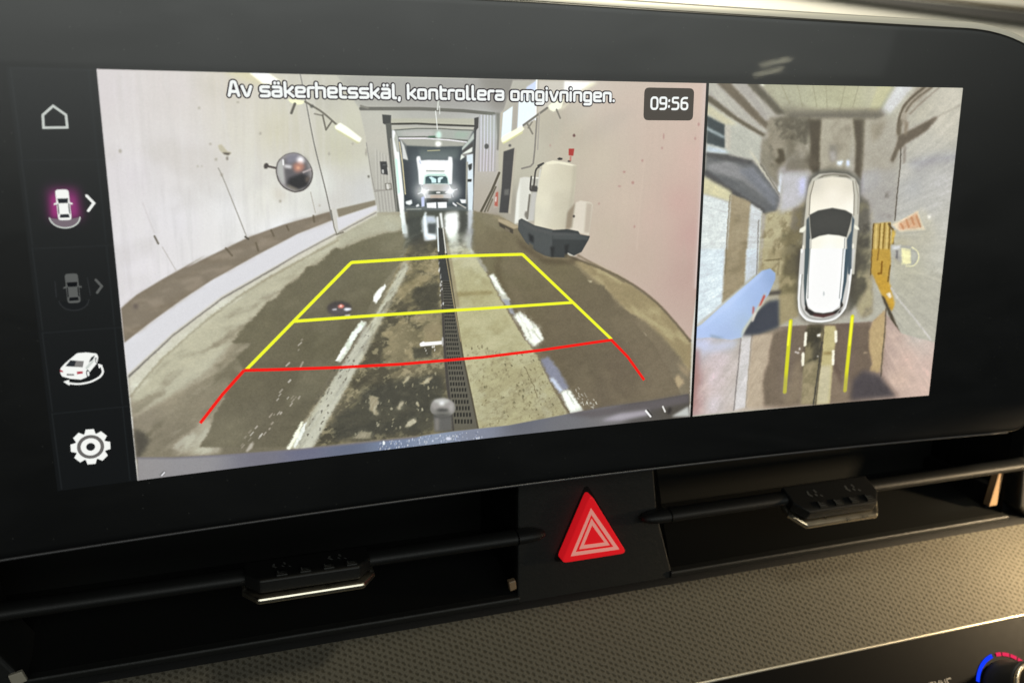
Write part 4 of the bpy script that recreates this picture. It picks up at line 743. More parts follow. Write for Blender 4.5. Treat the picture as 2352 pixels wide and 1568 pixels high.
P([1645,165,1645,166,1644,168,1644,169,1643,170,1642,171,1641,172,1640,172,1639,172,1638,171,1636,170,1636,169,1635,168,1634,166,1634,164,1634,163,1634,161,1635,160,1635,159,1636,158,1637,157,1638,157,1640,157,1641,158,1642,159,1643,160,1644,161,1644,163],(216, 224, 240),blur=2.34)
P([1458,133,1474,133,1482,157,1467,166,1453,157,1466,149],(76, 68, 54),blur=2.34)
P([1536,141,1570,166,1552,177,1531,160],(84, 76, 64),blur=4.68,a=0.8)
P([1507,261,1542,256,1535,319,1505,318,1506,295],(112, 104, 92),blur=3.12,a=0.8)
P([1493,332,1530,339,1536,408,1499,407],(116, 106, 80),blur=3.12,a=0.7)
T([1485,312,1537,313,1539,408,1486,406],(74, 68, 50),0.5,34,34,a=0.8,blur=2,seed=105)
T([1488,350,1534,351,1536,451,1489,449],(92, 84, 62),0.52,32,32,a=0.75,blur=2,seed=106)
T([1443,271,1501,272,1492,407,1443,405],(188, 178, 140),0.52,40,40,a=0.6,blur=3,seed=107)
L([1447,374,1477,373,1488,371],(96, 86, 62),2.4,blur=1.56,a=0.7)
L([1483,372,1482,406],(110, 100, 76),4.0,blur=2.34,a=0.6)
L([1451,374,1483,372],(96, 86, 62),2.4,blur=1.56,a=0.5)
P([1672,69,1759,69,1771,168,1785,296,1717,294,1684,247,1676,161],(160, 154, 140),blur=6.24,a=0.6)
P([1691,184,1772,179,1775,293,1717,300,1691,247],(160, 158, 156),blur=6.24,a=0.6)
P([1677,236,1702,250,1710,294,1719,416,1685,414,1680,305],(96, 90, 82),blur=3.9,a=0.85)
T([1674,247,1713,265,1730,416,1681,414],(160, 152, 120),0.52,34,36,a=0.8,blur=2,seed=108)
T([1679,291,1710,300,1723,416,1681,414],(58, 54, 48),0.54,30,30,a=0.8,blur=2,seed=109)
P([1679,356,1723,357,1735,466,1740,509,1713,520,1668,454],(122, 114, 92),blur=3.9,a=0.8)
T([1675,356,1723,357,1741,521,1702,519],(176, 166, 130),0.52,32,36,a=0.8,blur=2,seed=110)
T([1672,356,1710,357,1719,447,1674,512],(70, 66, 58),0.52,32,40,a=0.8,blur=2,seed=111)
T([1730,231,1764,231,1770,284,1736,283],(100, 94, 88),0.62,26,26,a=0.7,blur=1.5,seed=112)
P([1687,83,1729,71,1716,105,1698,122],(112, 104, 86),blur=6.24,a=0.5)
P([1520,261,1541,245,1542,409,1499,407,1505,318],(84, 78, 66),a=0.45,blur=7.02)
P([1677,236,1703,259,1723,416,1685,414],(80, 76, 68),a=0.5,blur=7.02)
T([1434,68,1535,67,1534,160,1445,165],(66, 60, 50),0.56,40,36,a=0.7,blur=1.5,seed=131)
T([1433,271,1533,262,1539,408,1440,404],(110, 100, 74),0.56,20,20,a=0.7,blur=1,seed=132)
# right wall, post and pipes of the top view
G([1777,168,1937,145,1928,423,1786,418,1776,293],[(1792,179,184,180,172),(1825,168,158,156,158),(1875,151,168,164,160),(1815,220,172,172,176),(1882,206,190,188,188),(1804,279,176,174,172),(1872,265,186,184,182),(1913,311,196,194,188),(1796,353,172,164,136),(1862,325,184,178,158),(1905,386,192,190,180),(1838,415,182,178,158)])
L([1772,122,1776,168,1775,234,1776,294],(84, 78, 70),3.2,blur=1.17)
P([1801,-3,1845,-3,1784,49,1778,82,1760,77,1775,35],(150, 140, 124),blur=3.9,a=0.8)
L([1821,-2,1781,29,1764,55,1761,83,1764,99],(92, 82, 68),6.4,blur=2.34,s=1)
L([1839,-1,1795,29,1777,52],(104, 94, 80),4.8,blur=2.34,s=1)
L([1859,-1,1816,32,1788,57],(128, 118, 104),4.0,blur=2.34,a=0.8,s=1)
L([1916,38,1864,62,1825,84,1790,105],(150, 140, 126),4.0,blur=2.34)
P([1857,62,1863,67,1834,96,1786,122,1767,139,1757,163,1748,159,1759,128,1763,105,1802,88],(96, 86, 74),blur=2.34)
P([1759,69,1770,71,1770,105,1758,105],(96, 86, 72),blur=3.12)
P([1776,71,1787,77,1784,105,1777,102],(120, 108, 92),blur=3.12)
L([1783,131,1785,162],(126, 118, 108),6.4,blur=3.12,a=0.8)
P([1797,162,1857,145,1921,141,1922,160,1843,168,1799,174],(150, 150, 158),blur=7.8,a=0.7)
P([1859,0,1917,1,1916,122,1851,99,1863,57],(200, 194, 180),blur=7.8,a=0.5)
# yellow pallet, bag and drum
P([1719,299,1765,297,1776,391,1775,418,1728,416],(178, 148, 82),blur=1.56)
L([1738,301,1739,342,1739,387],(122, 94, 40),4.0,blur=1.17)
L([1750,300,1750,337,1751,387],(122, 94, 40),4.0,blur=1.17)
L([1764,301,1767,346,1765,388],(122, 94, 40),4.0,blur=1.17)
L([1728,303,1733,384],(220, 190, 116),4.8,blur=1.95,a=0.8)
L([1743,301,1747,384],(220, 190, 116),4.8,blur=1.95,a=0.8)
L([1757,301,1762,379],(220, 190, 116),4.8,blur=1.95,a=0.8)
L([1720,300,1723,365,1725,416],(86, 66, 34),3.2,blur=1.17)
L([1760,301,1774,316,1777,346],(92, 74, 44),4.8,blur=1.56)
P([1770,315,1781,318,1777,346,1771,349],(206, 170, 80),blur=1.95)
P([1723,357,1770,359,1775,398,1775,436,1797,490,1792,506,1781,499,1763,470,1743,439,1727,411],(184, 144, 62),blur=1.56)
P([1733,411,1772,425,1797,487,1792,502,1762,461],(196, 150, 58),blur=3.12)
L([1752,388,1753,415,1745,415],(126, 88, 28),4.8,blur=1.17)
L([1775,398,1773,434],(110, 84, 40),4.0,blur=1.56)
L([1741,358,1739,382],(130, 96, 40),4.0,blur=1.56)
P([1767,301,1785,296,1835,272,1853,306,1861,317,1792,320],(220, 208, 180),blur=1.56)
P([1786,302,1832,276,1848,309,1836,313,1788,315],(208, 160, 124),blur=2.34,a=0.9)
L([1806,293,1815,309],(182, 120, 84),4.8,blur=1.95,a=0.8)
L([1819,288,1828,303],(182, 120, 84),4.8,blur=1.95,a=0.8)
L([1793,302,1801,313],(182, 120, 84),4.8,blur=1.95,a=0.8)
L([1833,285,1846,309],(182, 120, 84),4.8,blur=1.95,a=0.8)
P([1845,268,1872,289,1877,304,1856,307,1835,273],(206, 200, 178),blur=6.24,a=0.6)
P([1861,284,1871,283,1872,292,1865,293],(232, 230, 220),blur=1.95)
P([1771,354,1799,351,1827,354,1846,366,1850,385,1840,399,1811,398,1777,373],(166, 164, 156),blur=1.95)
L([1829,357,1846,368,1850,385,1838,400,1818,399],(222, 218, 180),4.0,blur=1.17,s=1)
P([1800,357,1826,360,1832,396,1806,397],(226, 222, 178),blur=1.56)
P([1830,360,1841,369,1845,384,1834,396],(176, 176, 166),blur=1.95)
P([1786,361,1793,363,1794,383,1788,381],(112, 110, 110),blur=1.17)
P([1773,352,1799,350,1796,359,1779,361],(214, 214, 212),blur=1.95)
L([1784,451,1807,478,1851,521,1891,561,1908,581],(198, 194, 188),4.8,blur=1.95)
P([1758,465,1767,470,1797,518,1824,565,1816,560,1786,518],(74, 66, 54),blur=1.56)
P([1771,463,1782,460,1788,471,1783,474],(236, 232, 214),blur=1.56)
T([1859,382,1916,384,1914,423,1863,421],(150, 144, 130),0.66,22,26,a=0.6,blur=1.5,seed=113)
# stitched rear part
G([1288,526,1398,547,1495,526,1742,528,1771,504,1823,560,1922,588,1922,721,1287,718],[(1295,555,190,196,220),(1359,557,190,188,196),(1407,545,150,142,130),(1456,542,140,128,108),(1345,591,206,188,192),(1331,635,214,200,204),(1335,696,212,206,210),(1296,633,160,124,118),(1296,693,170,130,126),(1395,610,206,196,194),(1406,672,208,202,202),(1446,583,180,160,140),(1451,645,172,154,132),(1448,706,184,166,144),(1493,587,104,88,76),(1491,648,106,92,80),(1522,697,124,108,94),(1531,559,94,80,70),(1662,567,90,76,66),(1686,630,96,80,70),(1674,693,122,106,92),(1736,602,94,80,68),(1803,575,196,168,156),(1874,563,196,190,184),(1845,625,208,176,164),(1902,644,212,182,172),(1832,672,206,176,160),(1891,702,208,178,166),(1896,599,202,182,174)],p=2.6)
P([1400,536,1426,531,1428,612,1425,710,1392,715,1399,610],(204, 200, 198),blur=2.34)
L([1399,547,1397,610,1394,671,1392,714],(128, 122, 120),3.2,blur=1.17)
L([1427,537,1425,612,1423,710],(140, 130, 118),3.2,blur=1.56)
P([1400,530,1468,513,1494,514,1489,529,1430,540],(104, 98, 90),blur=6.24)
P([1430,540,1483,541,1473,585,1475,610,1463,633,1470,686,1469,711,1423,712,1425,612],(178, 160, 138),blur=2.34)
P([1483,538,1566,530,1563,579,1565,641,1568,713,1469,711,1467,686,1462,658,1466,630,1475,607,1476,579],(108, 95, 82),blur=3.9)
P([1642,541,1738,528,1738,559,1738,596,1752,628,1747,647,1733,643,1708,711,1645,716,1644,628],(104, 90, 78),blur=3.9)
P([1540,620,1562,603,1564,709,1523,712],(136, 120, 100),blur=6.24,a=0.6)
P([1644,628,1664,660,1696,694,1691,716,1645,716],(138, 120, 102),blur=6.24,a=0.6)
P([1649,612,1671,661,1678,699,1664,660,1647,628],(84, 68, 60),blur=3.9,a=0.6)
P([1735,552,1742,528,1772,501,1780,555,1778,636,1773,655,1747,647,1752,628,1740,596],(180, 154, 112),blur=2.34)
L([1775,499,1778,555,1778,621,1779,662],(104, 92, 76),4.0,blur=1.56)
P([1703,666,1729,644,1777,659,1802,686,1834,718,1701,717],(72, 66, 68),blur=6.24)
P([1783,662,1834,718,1841,718,1801,676],(150, 130, 116),blur=3.12,a=0.7)
T([1566,527,1610,530,1616,626,1565,641],(62, 56, 44),0.48,34,40,a=0.85,blur=2,seed=121)
P([1568,529,1610,530,1613,545,1609,613,1610,718,1568,715,1566,622,1569,561],(124, 114, 88),blur=1.56)
T([1568,529,1610,530,1609,613,1566,622],(58, 54, 44),0.48,32,36,a=0.9,blur=2,seed=122)
T([1568,529,1610,530,1610,718,1568,715],(164, 152, 120),0.58,26,30,a=0.6,blur=1.5,seed=123)
P([1588,562,1606,557,1609,594,1597,612,1586,599],(64, 60, 52),blur=3.9,a=0.8)
P([1614,530,1641,532,1648,547,1645,621,1645,719,1610,718,1611,613],(186, 172, 122),blur=1.56)
P([1610,625,1642,627,1642,719,1610,718],(196, 188, 160),blur=3.9,a=0.7)
P([1616,593,1640,593,1641,600,1617,599],(140, 124, 80),blur=2.34)
L([1612,539,1613,594,1610,650,1607,718],(92, 84, 68),3.2,blur=1.17)
L([1610,570,1606,650,1601,717],(66, 62, 56),4.0,blur=1.56)
L([1566,546,1566,573],(240, 234, 214),7.2,blur=1.56)
L([1563,594,1564,619],(240, 234, 214),7.2,blur=1.56)
L([1645,547,1648,569],(240, 234, 214),7.2,blur=1.56)
L([1643,593,1645,623],(240, 234, 214),7.2,blur=1.56)
P([1596,550,1605,549,1605,555,1597,555],(246, 242, 230),blur=1.17)
P([1547,589,1547,589,1546,589,1546,590,1546,590,1545,590,1545,590,1544,590,1543,590,1543,590,1542,590,1542,589,1542,589,1541,589,1541,588,1541,588,1541,587,1542,587,1542,587,1543,587,1543,587,1544,587,1544,587,1545,587,1545,587,1546,587,1546,588,1547,588],(226, 218, 212),blur=1.17)
P([1555,581,1555,582,1555,583,1555,583,1554,584,1554,584,1554,584,1553,584,1553,584,1552,584,1552,584,1551,583,1551,583,1551,582,1551,581,1551,581,1551,580,1551,579,1551,579,1552,578,1552,578,1553,578,1553,578,1553,579,1554,579,1554,580,1555,580,1555,581],(226, 218, 212),blur=1.17)
P([1552,590,1552,591,1552,591,1552,591,1551,592,1551,592,1550,592,1549,592,1549,592,1548,592,1547,591,1547,591,1546,591,1546,590,1546,590,1546,590,1546,589,1547,589,1547,589,1548,589,1548,589,1549,589,1550,589,1550,589,1551,589,1551,589,1552,590,1552,590],(226, 218, 212),blur=1.17)
P([1605,603,1605,603,1604,603,1604,604,1604,604,1604,604,1603,604,1603,604,1602,604,1602,604,1601,604,1601,603,1601,603,1601,603,1600,602,1600,602,1601,601,1601,601,1601,601,1601,601,1602,601,1602,601,1603,601,1603,601,1604,601,1604,601,1604,602,1604,602],(226, 218, 212),blur=1.17)
P([1736,602,1736,603,1735,603,1735,603,1734,603,1733,603,1732,603,1730,603,1729,603,1728,603,1727,603,1726,603,1725,602,1725,602,1725,601,1725,601,1725,601,1726,601,1727,600,1728,600,1729,600,1730,600,1731,600,1732,601,1734,601,1735,601,1735,601,1736,602],(176, 154, 128),blur=1.56)
ROUGH([1290,4,1918,4,1918,716,1290,716], .45, .5)
STREAK(1600, 330, 110, .17)
# blue tarpaulin
P([1423,492,1464,465,1490,463,1495,526,1443,541,1401,542],(64, 66, 74),blur=3.9)
P([1456,444,1493,442,1494,452,1463,453],(70, 64, 60),blur=3.12)
G([1288,514,1299,509,1354,465,1409,422,1442,396,1462,392,1476,403,1477,416,1463,450,1448,470,1433,493,1412,521,1401,545,1375,549,1326,540,1286,540],[(1300,526,168,194,232),(1339,494,172,200,232),(1385,461,168,198,232),(1432,426,164,192,230),(1459,403,140,168,212),(1470,418,128,150,196),(1438,464,150,176,216),(1402,509,160,182,206),(1358,533,158,180,216),(1294,538,178,196,226),(1364,472,186,210,238)])
P([1354,465,1409,422,1443,397,1446,403,1409,433,1364,475,1299,520,1293,517],(190, 212, 238),blur=3.9,a=0.6)
P([1456,444,1451,470,1433,493,1412,524,1398,547,1403,527,1427,493,1441,470],(196, 196, 176),blur=2.34)
P([1450,450,1455,454,1445,474,1439,477],(176, 72, 66),blur=1.56)
P([1424,475,1429,478,1428,493,1424,493],(170, 90, 88),blur=1.56)
P([1428,490,1435,490,1428,510,1423,510],(214, 206, 196),blur=1.56)
P([1319,533,1358,543,1342,544,1326,540],(122, 138, 166),blur=2.34,a=0.7)
P([1285,543,1336,555,1398,547,1386,567,1328,575,1286,567],(196, 204, 224),blur=6.24,a=0.7)
P([1282,560,1299,567,1297,663,1287,716,1281,631],(150, 108, 104),blur=5.46,a=0.7)
# white car seen from above
P([1542,197,1562,180,1601,176,1644,181,1677,204,1679,247,1683,335,1681,414,1542,409,1538,302,1540,231],(56, 54, 50),blur=5.46,a=0.75)
P([1527,351,1679,356,1681,445,1670,506,1610,525,1555,515,1535,478],(62, 58, 54),blur=6.24,a=0.75)
P([1545,211,1552,197,1569,187,1602,185,1638,188,1661,198,1673,215,1678,247,1680,305,1680,364,1681,414,1539,408,1540,359,1540,287,1542,239],(190, 186, 174),blur=1.17)
P([1536,351,1677,356,1675,403,1673,454,1667,493,1643,516,1606,523,1565,516,1544,496,1537,463,1536,410],(204, 202, 198),blur=0.94)
P([1530,306,1544,299,1547,306,1539,315,1529,314],(226, 224, 210),blur=0.94)
P([1667,298,1682,307,1684,313,1675,312,1668,306],(226, 224, 210),blur=0.94)
P([1563,197,1579,189,1602,187,1638,189,1653,198,1639,197,1602,193,1576,196],(120, 116, 104),blur=1.17)
P([1579,193,1602,190,1619,191,1619,193,1599,195,1580,197],(176, 172, 156),blur=0.78)
G([1556,203,1576,196,1602,193,1639,196,1656,204,1661,232,1665,279,1646,268,1609,262,1573,267,1551,278,1548,233],[(1561,208,206,200,184),(1603,200,222,216,200),(1650,209,214,208,192),(1606,232,238,234,224),(1566,259,236,232,220),(1656,261,240,237,228)])
P([1544,216,1556,203,1550,245,1550,278,1547,287,1541,245],(196, 190, 176),blur=1.17)
L([1557,203,1550,234,1551,276],(128, 122, 108),2.4,blur=0.78)
L([1656,204,1663,235,1666,279],(134, 128, 114),2.4,blur=0.78)
L([1663,204,1673,235,1676,276],(150, 144, 130),2.4,blur=0.78)
P([1545,287,1551,279,1559,331,1562,409,1552,409,1547,331],(72, 80, 84),blur=1.17)
P([1662,279,1669,290,1668,334,1673,414,1664,413,1653,334,1663,314],(70, 82, 92),blur=1.17)
P([1552,276,1573,267,1609,262,1643,268,1662,277,1659,299,1652,329,1632,324,1604,321,1581,324,1562,331,1556,302],(66, 65, 62),blur=0.94)
G([1562,331,1581,324,1604,321,1632,324,1652,329,1655,413,1567,410],[(1572,331,232,228,216),(1639,333,234,230,220),(1608,362,246,245,238),(1579,405,240,240,234),(1646,407,242,242,238)])
L([1559,331,1564,409],(196, 194, 186),4.0,blur=0.94)
L([1648,331,1652,413],(150, 152, 150),2.4,blur=0.78)
P([1547,351,1558,352,1559,425,1559,464,1566,488,1557,479,1550,425],(74, 84, 88),blur=0.94)
P([1650,355,1663,355,1662,430,1654,487,1650,483,1654,429],(66, 80, 90),blur=0.94)
P([1559,470,1567,488,1587,498,1608,501,1631,499,1651,491,1653,474,1659,484,1652,502,1609,511,1574,504,1559,491],(54, 50, 48),blur=0.94)
P([1580,501,1608,504,1638,501,1636,507,1609,511,1584,507],(96, 62, 60),blur=1.56,a=0.7)
G([1561,352,1649,355,1650,414,1651,468,1649,486,1631,498,1608,500,1583,496,1565,482,1560,464,1559,410],[(1575,367,240,241,236),(1643,369,244,245,244),(1608,427,248,249,248),(1586,486,238,238,236),(1637,489,240,240,240)])
L([1560,352,1561,411,1564,464],(150, 152, 150),2.4,blur=0.78)
L([1646,355,1647,414,1647,468],(158, 160, 160),2.4,blur=0.78)
L([1651,355,1652,420,1651,468],(240, 242, 244),2.4,blur=0.78)
P([1607,455,1607,457,1607,458,1607,459,1606,460,1606,461,1606,461,1605,461,1605,461,1604,461,1604,460,1604,459,1603,458,1603,456,1603,455,1603,454,1603,453,1603,451,1603,450,1603,450,1604,449,1604,449,1605,449,1605,450,1606,451,1606,452,1606,453,1607,454],(186, 188, 188),blur=1.56)
L([1541,410,1541,463,1546,493,1568,514,1606,520,1640,515,1663,493,1670,454,1672,403],(236, 236, 234),4.0,blur=1.17,s=1)
L([1545,410,1545,463,1553,490,1571,508,1605,515,1636,509,1656,490],(150, 150, 148),3.2,blur=1.17,s=1)
P([1544,348,1544,349,1544,350,1544,352,1544,352,1543,353,1543,354,1542,354,1542,354,1541,353,1541,352,1540,351,1540,350,1540,349,1540,348,1540,346,1540,345,1540,344,1540,343,1541,343,1541,342,1541,342,1542,342,1543,343,1543,343,1543,344,1544,345,1544,347],(236, 232, 220),blur=1.17)
P([1674,349,1674,351,1674,352,1673,353,1673,354,1673,355,1672,355,1672,356,1671,355,1671,355,1670,354,1670,353,1669,352,1669,350,1669,349,1669,347,1669,346,1669,345,1669,344,1670,343,1670,343,1671,343,1671,343,1672,343,1672,344,1673,345,1673,346,1673,348],(236, 232, 220),blur=1.17)
P([1543,426,1543,428,1543,429,1543,431,1543,432,1542,433,1542,433,1541,434,1540,433,1540,433,1539,432,1539,431,1538,429,1538,428,1538,426,1538,424,1538,422,1538,421,1538,420,1539,419,1539,418,1540,418,1540,418,1541,419,1541,420,1542,421,1542,423,1543,424],(240, 240, 236),blur=1.17)
P([1673,424,1673,426,1673,427,1673,428,1672,430,1672,430,1671,431,1671,431,1670,431,1670,430,1669,429,1669,428,1668,427,1668,425,1668,424,1668,422,1668,421,1668,419,1668,418,1669,417,1669,417,1670,417,1670,417,1671,417,1671,418,1672,419,1672,421,1672,422],(240, 240, 236),blur=1.17)
P([1542,356,1542,357,1542,358,1541,359,1541,360,1541,360,1540,361,1540,361,1539,361,1539,360,1538,360,1538,359,1537,358,1537,357,1537,356,1537,354,1537,353,1537,352,1538,351,1538,351,1538,350,1539,350,1539,351,1540,351,1540,352,1541,352,1541,353,1541,355],(240, 240, 236),blur=1.17)
# yellow guide lines of the top view
L([1524,515,1523,576,1522,650,1522,681],(206, 206, 40),9.6,blur=1.56)
L([1523,516,1521,570],(244, 246, 50),4.8,blur=1.17)
L([1686,513,1685,574,1684,646,1684,690],(214, 212, 40),9.6,blur=1.56)
L([1686,516,1685,580],(246, 246, 50),4.8,blur=1.17)
P([1511,643,1528,644,1529,700,1516,699],(136, 122, 104),blur=6.24,a=0.55)
P([1676,655,1692,656,1693,707,1677,706],(134, 118, 100),blur=6.24,a=0.55)

# display pixels -> generated image
CAN[:, 131:] = 255*(1.07*(CAN[:, 131:]/255-.45)+.482)
for _c in range(3): CAN[:, 1288:, _c] = gblur(np.ascontiguousarray(CAN[:, 1288:, _c]), .7)
CAN[:, 131::2] *= 1.015; CAN[::2, 131:] *= 1.012      # cell raster of the display
# tone of the small camera: flattened whites, lifted greenish mid tones
for _c, _p in enumerate((((0, 0), (70, 71), (118, 121), (160, 161), (192, 186), (230, 217), (255, 252)),
                         ((0, 0), (70, 72), (103, 107), (118, 122), (183, 180), (224, 212), (255, 252)),
                         ((0, 0), (90, 92), (102, 104), (158, 157), (195, 185), (222, 211), (255, 250)))):
    CAN[:, 131:, _c] = np.interp(CAN[:, 131:, _c], [q[0] for q in _p], [q[1] for q in _p])
for _c in range(3):
    for _a, _z in ((131, 1282), (1288, 1920)):
        _v = np.ascontiguousarray(CAN[:, _a:_z, _c])
        CAN[:, _a:_z, _c] = _v + .35*(_v-gblur(_v, 1.5)) + .08*(_v-gblur(_v, 12.))
_g = _rs.normal(0, 1, (DH, DW, 1)).astype(np.float32)
_g2 = gblur(_rs.normal(0, 1, (DH, DW)).astype(np.float32), 1.2)[..., None]
CAN[:, 131:] += _g[:, 131:]*2.5 + _g2[:, 131:]*1.5
CAN[:, 1282:1288] = (14, 18, 18)
# sidebar: five dark keys with faint edges and the glow of the chosen key
CLIP[0], CLIP[1] = 0, 131
for k in range(5):
    y0 = k*144
    L([6, y0+2, 128, y0+2], (30, 34, 36), 1.6, a=.8)
    L([6, y0+2, 7, y0+141], (34, 38, 40), 1.6, a=.8)
    L([119, y0+2, 119, y0+141], (26, 30, 33), 2., a=.8)
P([38, 190, 84, 190, 88, 245, 36, 245], (150, 40, 120), blur=8, a=.75)
P([42, 205, 52, 200, 52, 240, 40, 240], (190, 40, 140), blur=4, a=.6)
P([70, 205, 79, 205, 80, 240, 69, 240], (180, 50, 140), blur=4, a=.5)
_full = np.ones((DH, DW, 4), np.float32)
_full[..., :3] = np.clip(CAN/255., 0, 1)
IMG = bpy.data.images.new('display_picture', DW, DH, alpha=False)
IMG.pixels.foreach_set(np.ascontiguousarray(_full[::-1]).ravel())
IMG.update(); IMG.pack()

# ------------------------------------------------------------------ helpers
def lin(c):
    return tuple(((v/255)/12.92 if v/255 <= .04045 else ((v/255+.055)/1.055)**2.4) for v in c)

def mat(name, col, rough=.5, metal=0., spec=.5, emit=None, estr=1., coat=0., coat_rough=.05):
    m = bpy.data.materials.new(name); m.use_nodes = True
    b = m.node_tree.nodes['Principled BSDF']
    b.inputs['Base Color'].default_value = (*col, 1)
    b.inputs['Roughness'].default_value = rough
    b.inputs['Metallic'].default_value = metal
    b.inputs['Specular IOR Level'].default_value = spec
    b.inputs['Coat Weight'].default_value = coat
    b.inputs['Coat Roughness'].default_value = coat_rough
    if emit:
        b.inputs['Emission Color'].default_value = (*emit, 1)
        b.inputs['Emission Strength'].default_value = estr
    return m

def grain(m, scale, rough_amp=.1, bump=.0, col_amp=0., detail=4):
    """fine procedural unevenness: roughness, relief and tone"""
    t = m.node_tree; b = t.nodes['Principled BSDF']
    tc = t.nodes.new('ShaderNodeTexCoord'); n = t.nodes.new('ShaderNodeTexNoise')
    n.inputs['Scale'].default_value = scale; n.inputs['Detail'].default_value = detail
    t.links.new(tc.outputs['Object'], n.inputs['Vector'])
    r = t.nodes.new('ShaderNodeMapRange'); r0 = b.inputs['Roughness'].default_value
    r.inputs['To Min'].default_value = max(0, r0-rough_amp); r.inputs['To Max'].default_value = min(1, r0+rough_amp)
    t.links.new(n.outputs['Fac'], r.inputs['Value']); t.links.new(r.outputs[0], b.inputs['Roughness'])
    if bump:
        bp = t.nodes.new('ShaderNodeBump'); bp.inputs['Strength'].default_value = bump; bp.inputs['Distance'].default_value = .0003
        t.links.new(n.outputs['Fac'], bp.inputs['Height']); t.links.new(bp.outputs[0], b.inputs['Normal'])
    if col_amp:
        c = b.inputs['Base Color'].default_value[:3]
        mx = t.nodes.new('ShaderNodeMix'); mx.data_type = 'RGBA'
        mx.inputs[6].default_value = (*[v*(1-col_amp) for v in c], 1); mx.inputs[7].default_value = (*[v*(1+col_amp) for v in c], 1)
        t.links.new(n.outputs['Fac'], mx.inputs[0]); t.links.new(mx.outputs[2], b.inputs['Base Color'])
    return m

def glow(name, srgb, k=1.):
    m = bpy.data.materials.new(name); m.use_nodes = True
    t = m.node_tree; t.nodes.clear()
    e = t.nodes.new('ShaderNodeEmission'); o = t.nodes.new('ShaderNodeOutputMaterial')
    e.inputs[0].default_value = (*lin(srgb), 1); e.inputs[1].default_value = k
    t.links.new(e.outputs[0], o.inputs[0])
    return m

def obj(name, vs, fs, m, parent=None, smooth=False, mids=None, uvs=None):
    me = bpy.data.meshes.new(name)
    me.from_pydata([tuple(float(c)*MM for c in v) for v in vs], [], fs)
    ms = m if isinstance(m, (list, tuple)) else [m]
    for x in ms: me.materials.append(x)
    if mids is not None: me.polygons.foreach_set('material_index', mids)
    if smooth: me.polygons.foreach_set('use_smooth', [True]*len(me.polygons))
    if uvs is not None:
        u = me.uv_layers.new(name='UVMap')
        for p in me.polygons:
            for li in p.loop_indices: u.data[li].uv = uvs[me.loops[li].vertex_index]
    me.update()
    o = bpy.data.objects.new(name, me); COL.objects.link(o)
    if parent: o.parent = parent
    return o

def tag(o, label, cat=None, group=None, kind=None):
    o['label'] = label
    if cat: o['category'] = cat
    if group: o['group'] = group
    if kind: o['kind'] = kind
    return o

def thing(name, label, cat, group=None):
    o = bpy.data.objects.new(name, None); COL.objects.link(o); o.empty_display_size = .02
    return tag(o, label, cat, group)

def bevelled(o, w=.6, seg=2, ang=40):
    b = o.modifiers.new('bevel', 'BEVEL'); b.width = w*MM; b.segments = seg; b.limit_method = 'ANGLE'; b.angle_limit = rad(ang)
    return o

def tube(name, path, r, m, parent=None, n=12, squash=1., taper=None):
    """round bar through the points; radii may taper"""
    vs, fs = [], []
    for i, p in enumerate(path):
        rr = r*(taper[i] if taper else 1)
        for k in range(n):
            a = 2*math.pi*k/n
            vs.append((p[0], p[1]+rr*math.cos(a)*squash, p[2]+rr*math.sin(a)))
    for i in range(len(path)-1):
        for k in range(n):
            j = (k+1) % n
            fs.append((i*n+k, i*n+j, (i+1)*n+j, (i+1)*n+k))
    fs += [tuple(range(n))[::-1], tuple(range((len(path)-1)*n, len(path)*n))]
    return obj(name, vs, fs, m, parent, smooth=True)

# ------------------------------------------------------------------ the curved display surface
CURV = .000491864; DMM_W, DMM_H = 292.3, 109.6
PX = DMM_W/1920
def surf(s, z, off=0.):
    """s mm along the glass from the display's left edge, z mm above its lower edge, off mm towards the viewer"""
    a = CURV*(s-DMM_W/2); r = 1/CURV
    return ((r-off)*math.sin(a), (r-off)*math.cos(a)-r, z-DMM_H/2)
def scr(x, y, off):
    return surf(x*PX, DMM_H-y*PX, off)

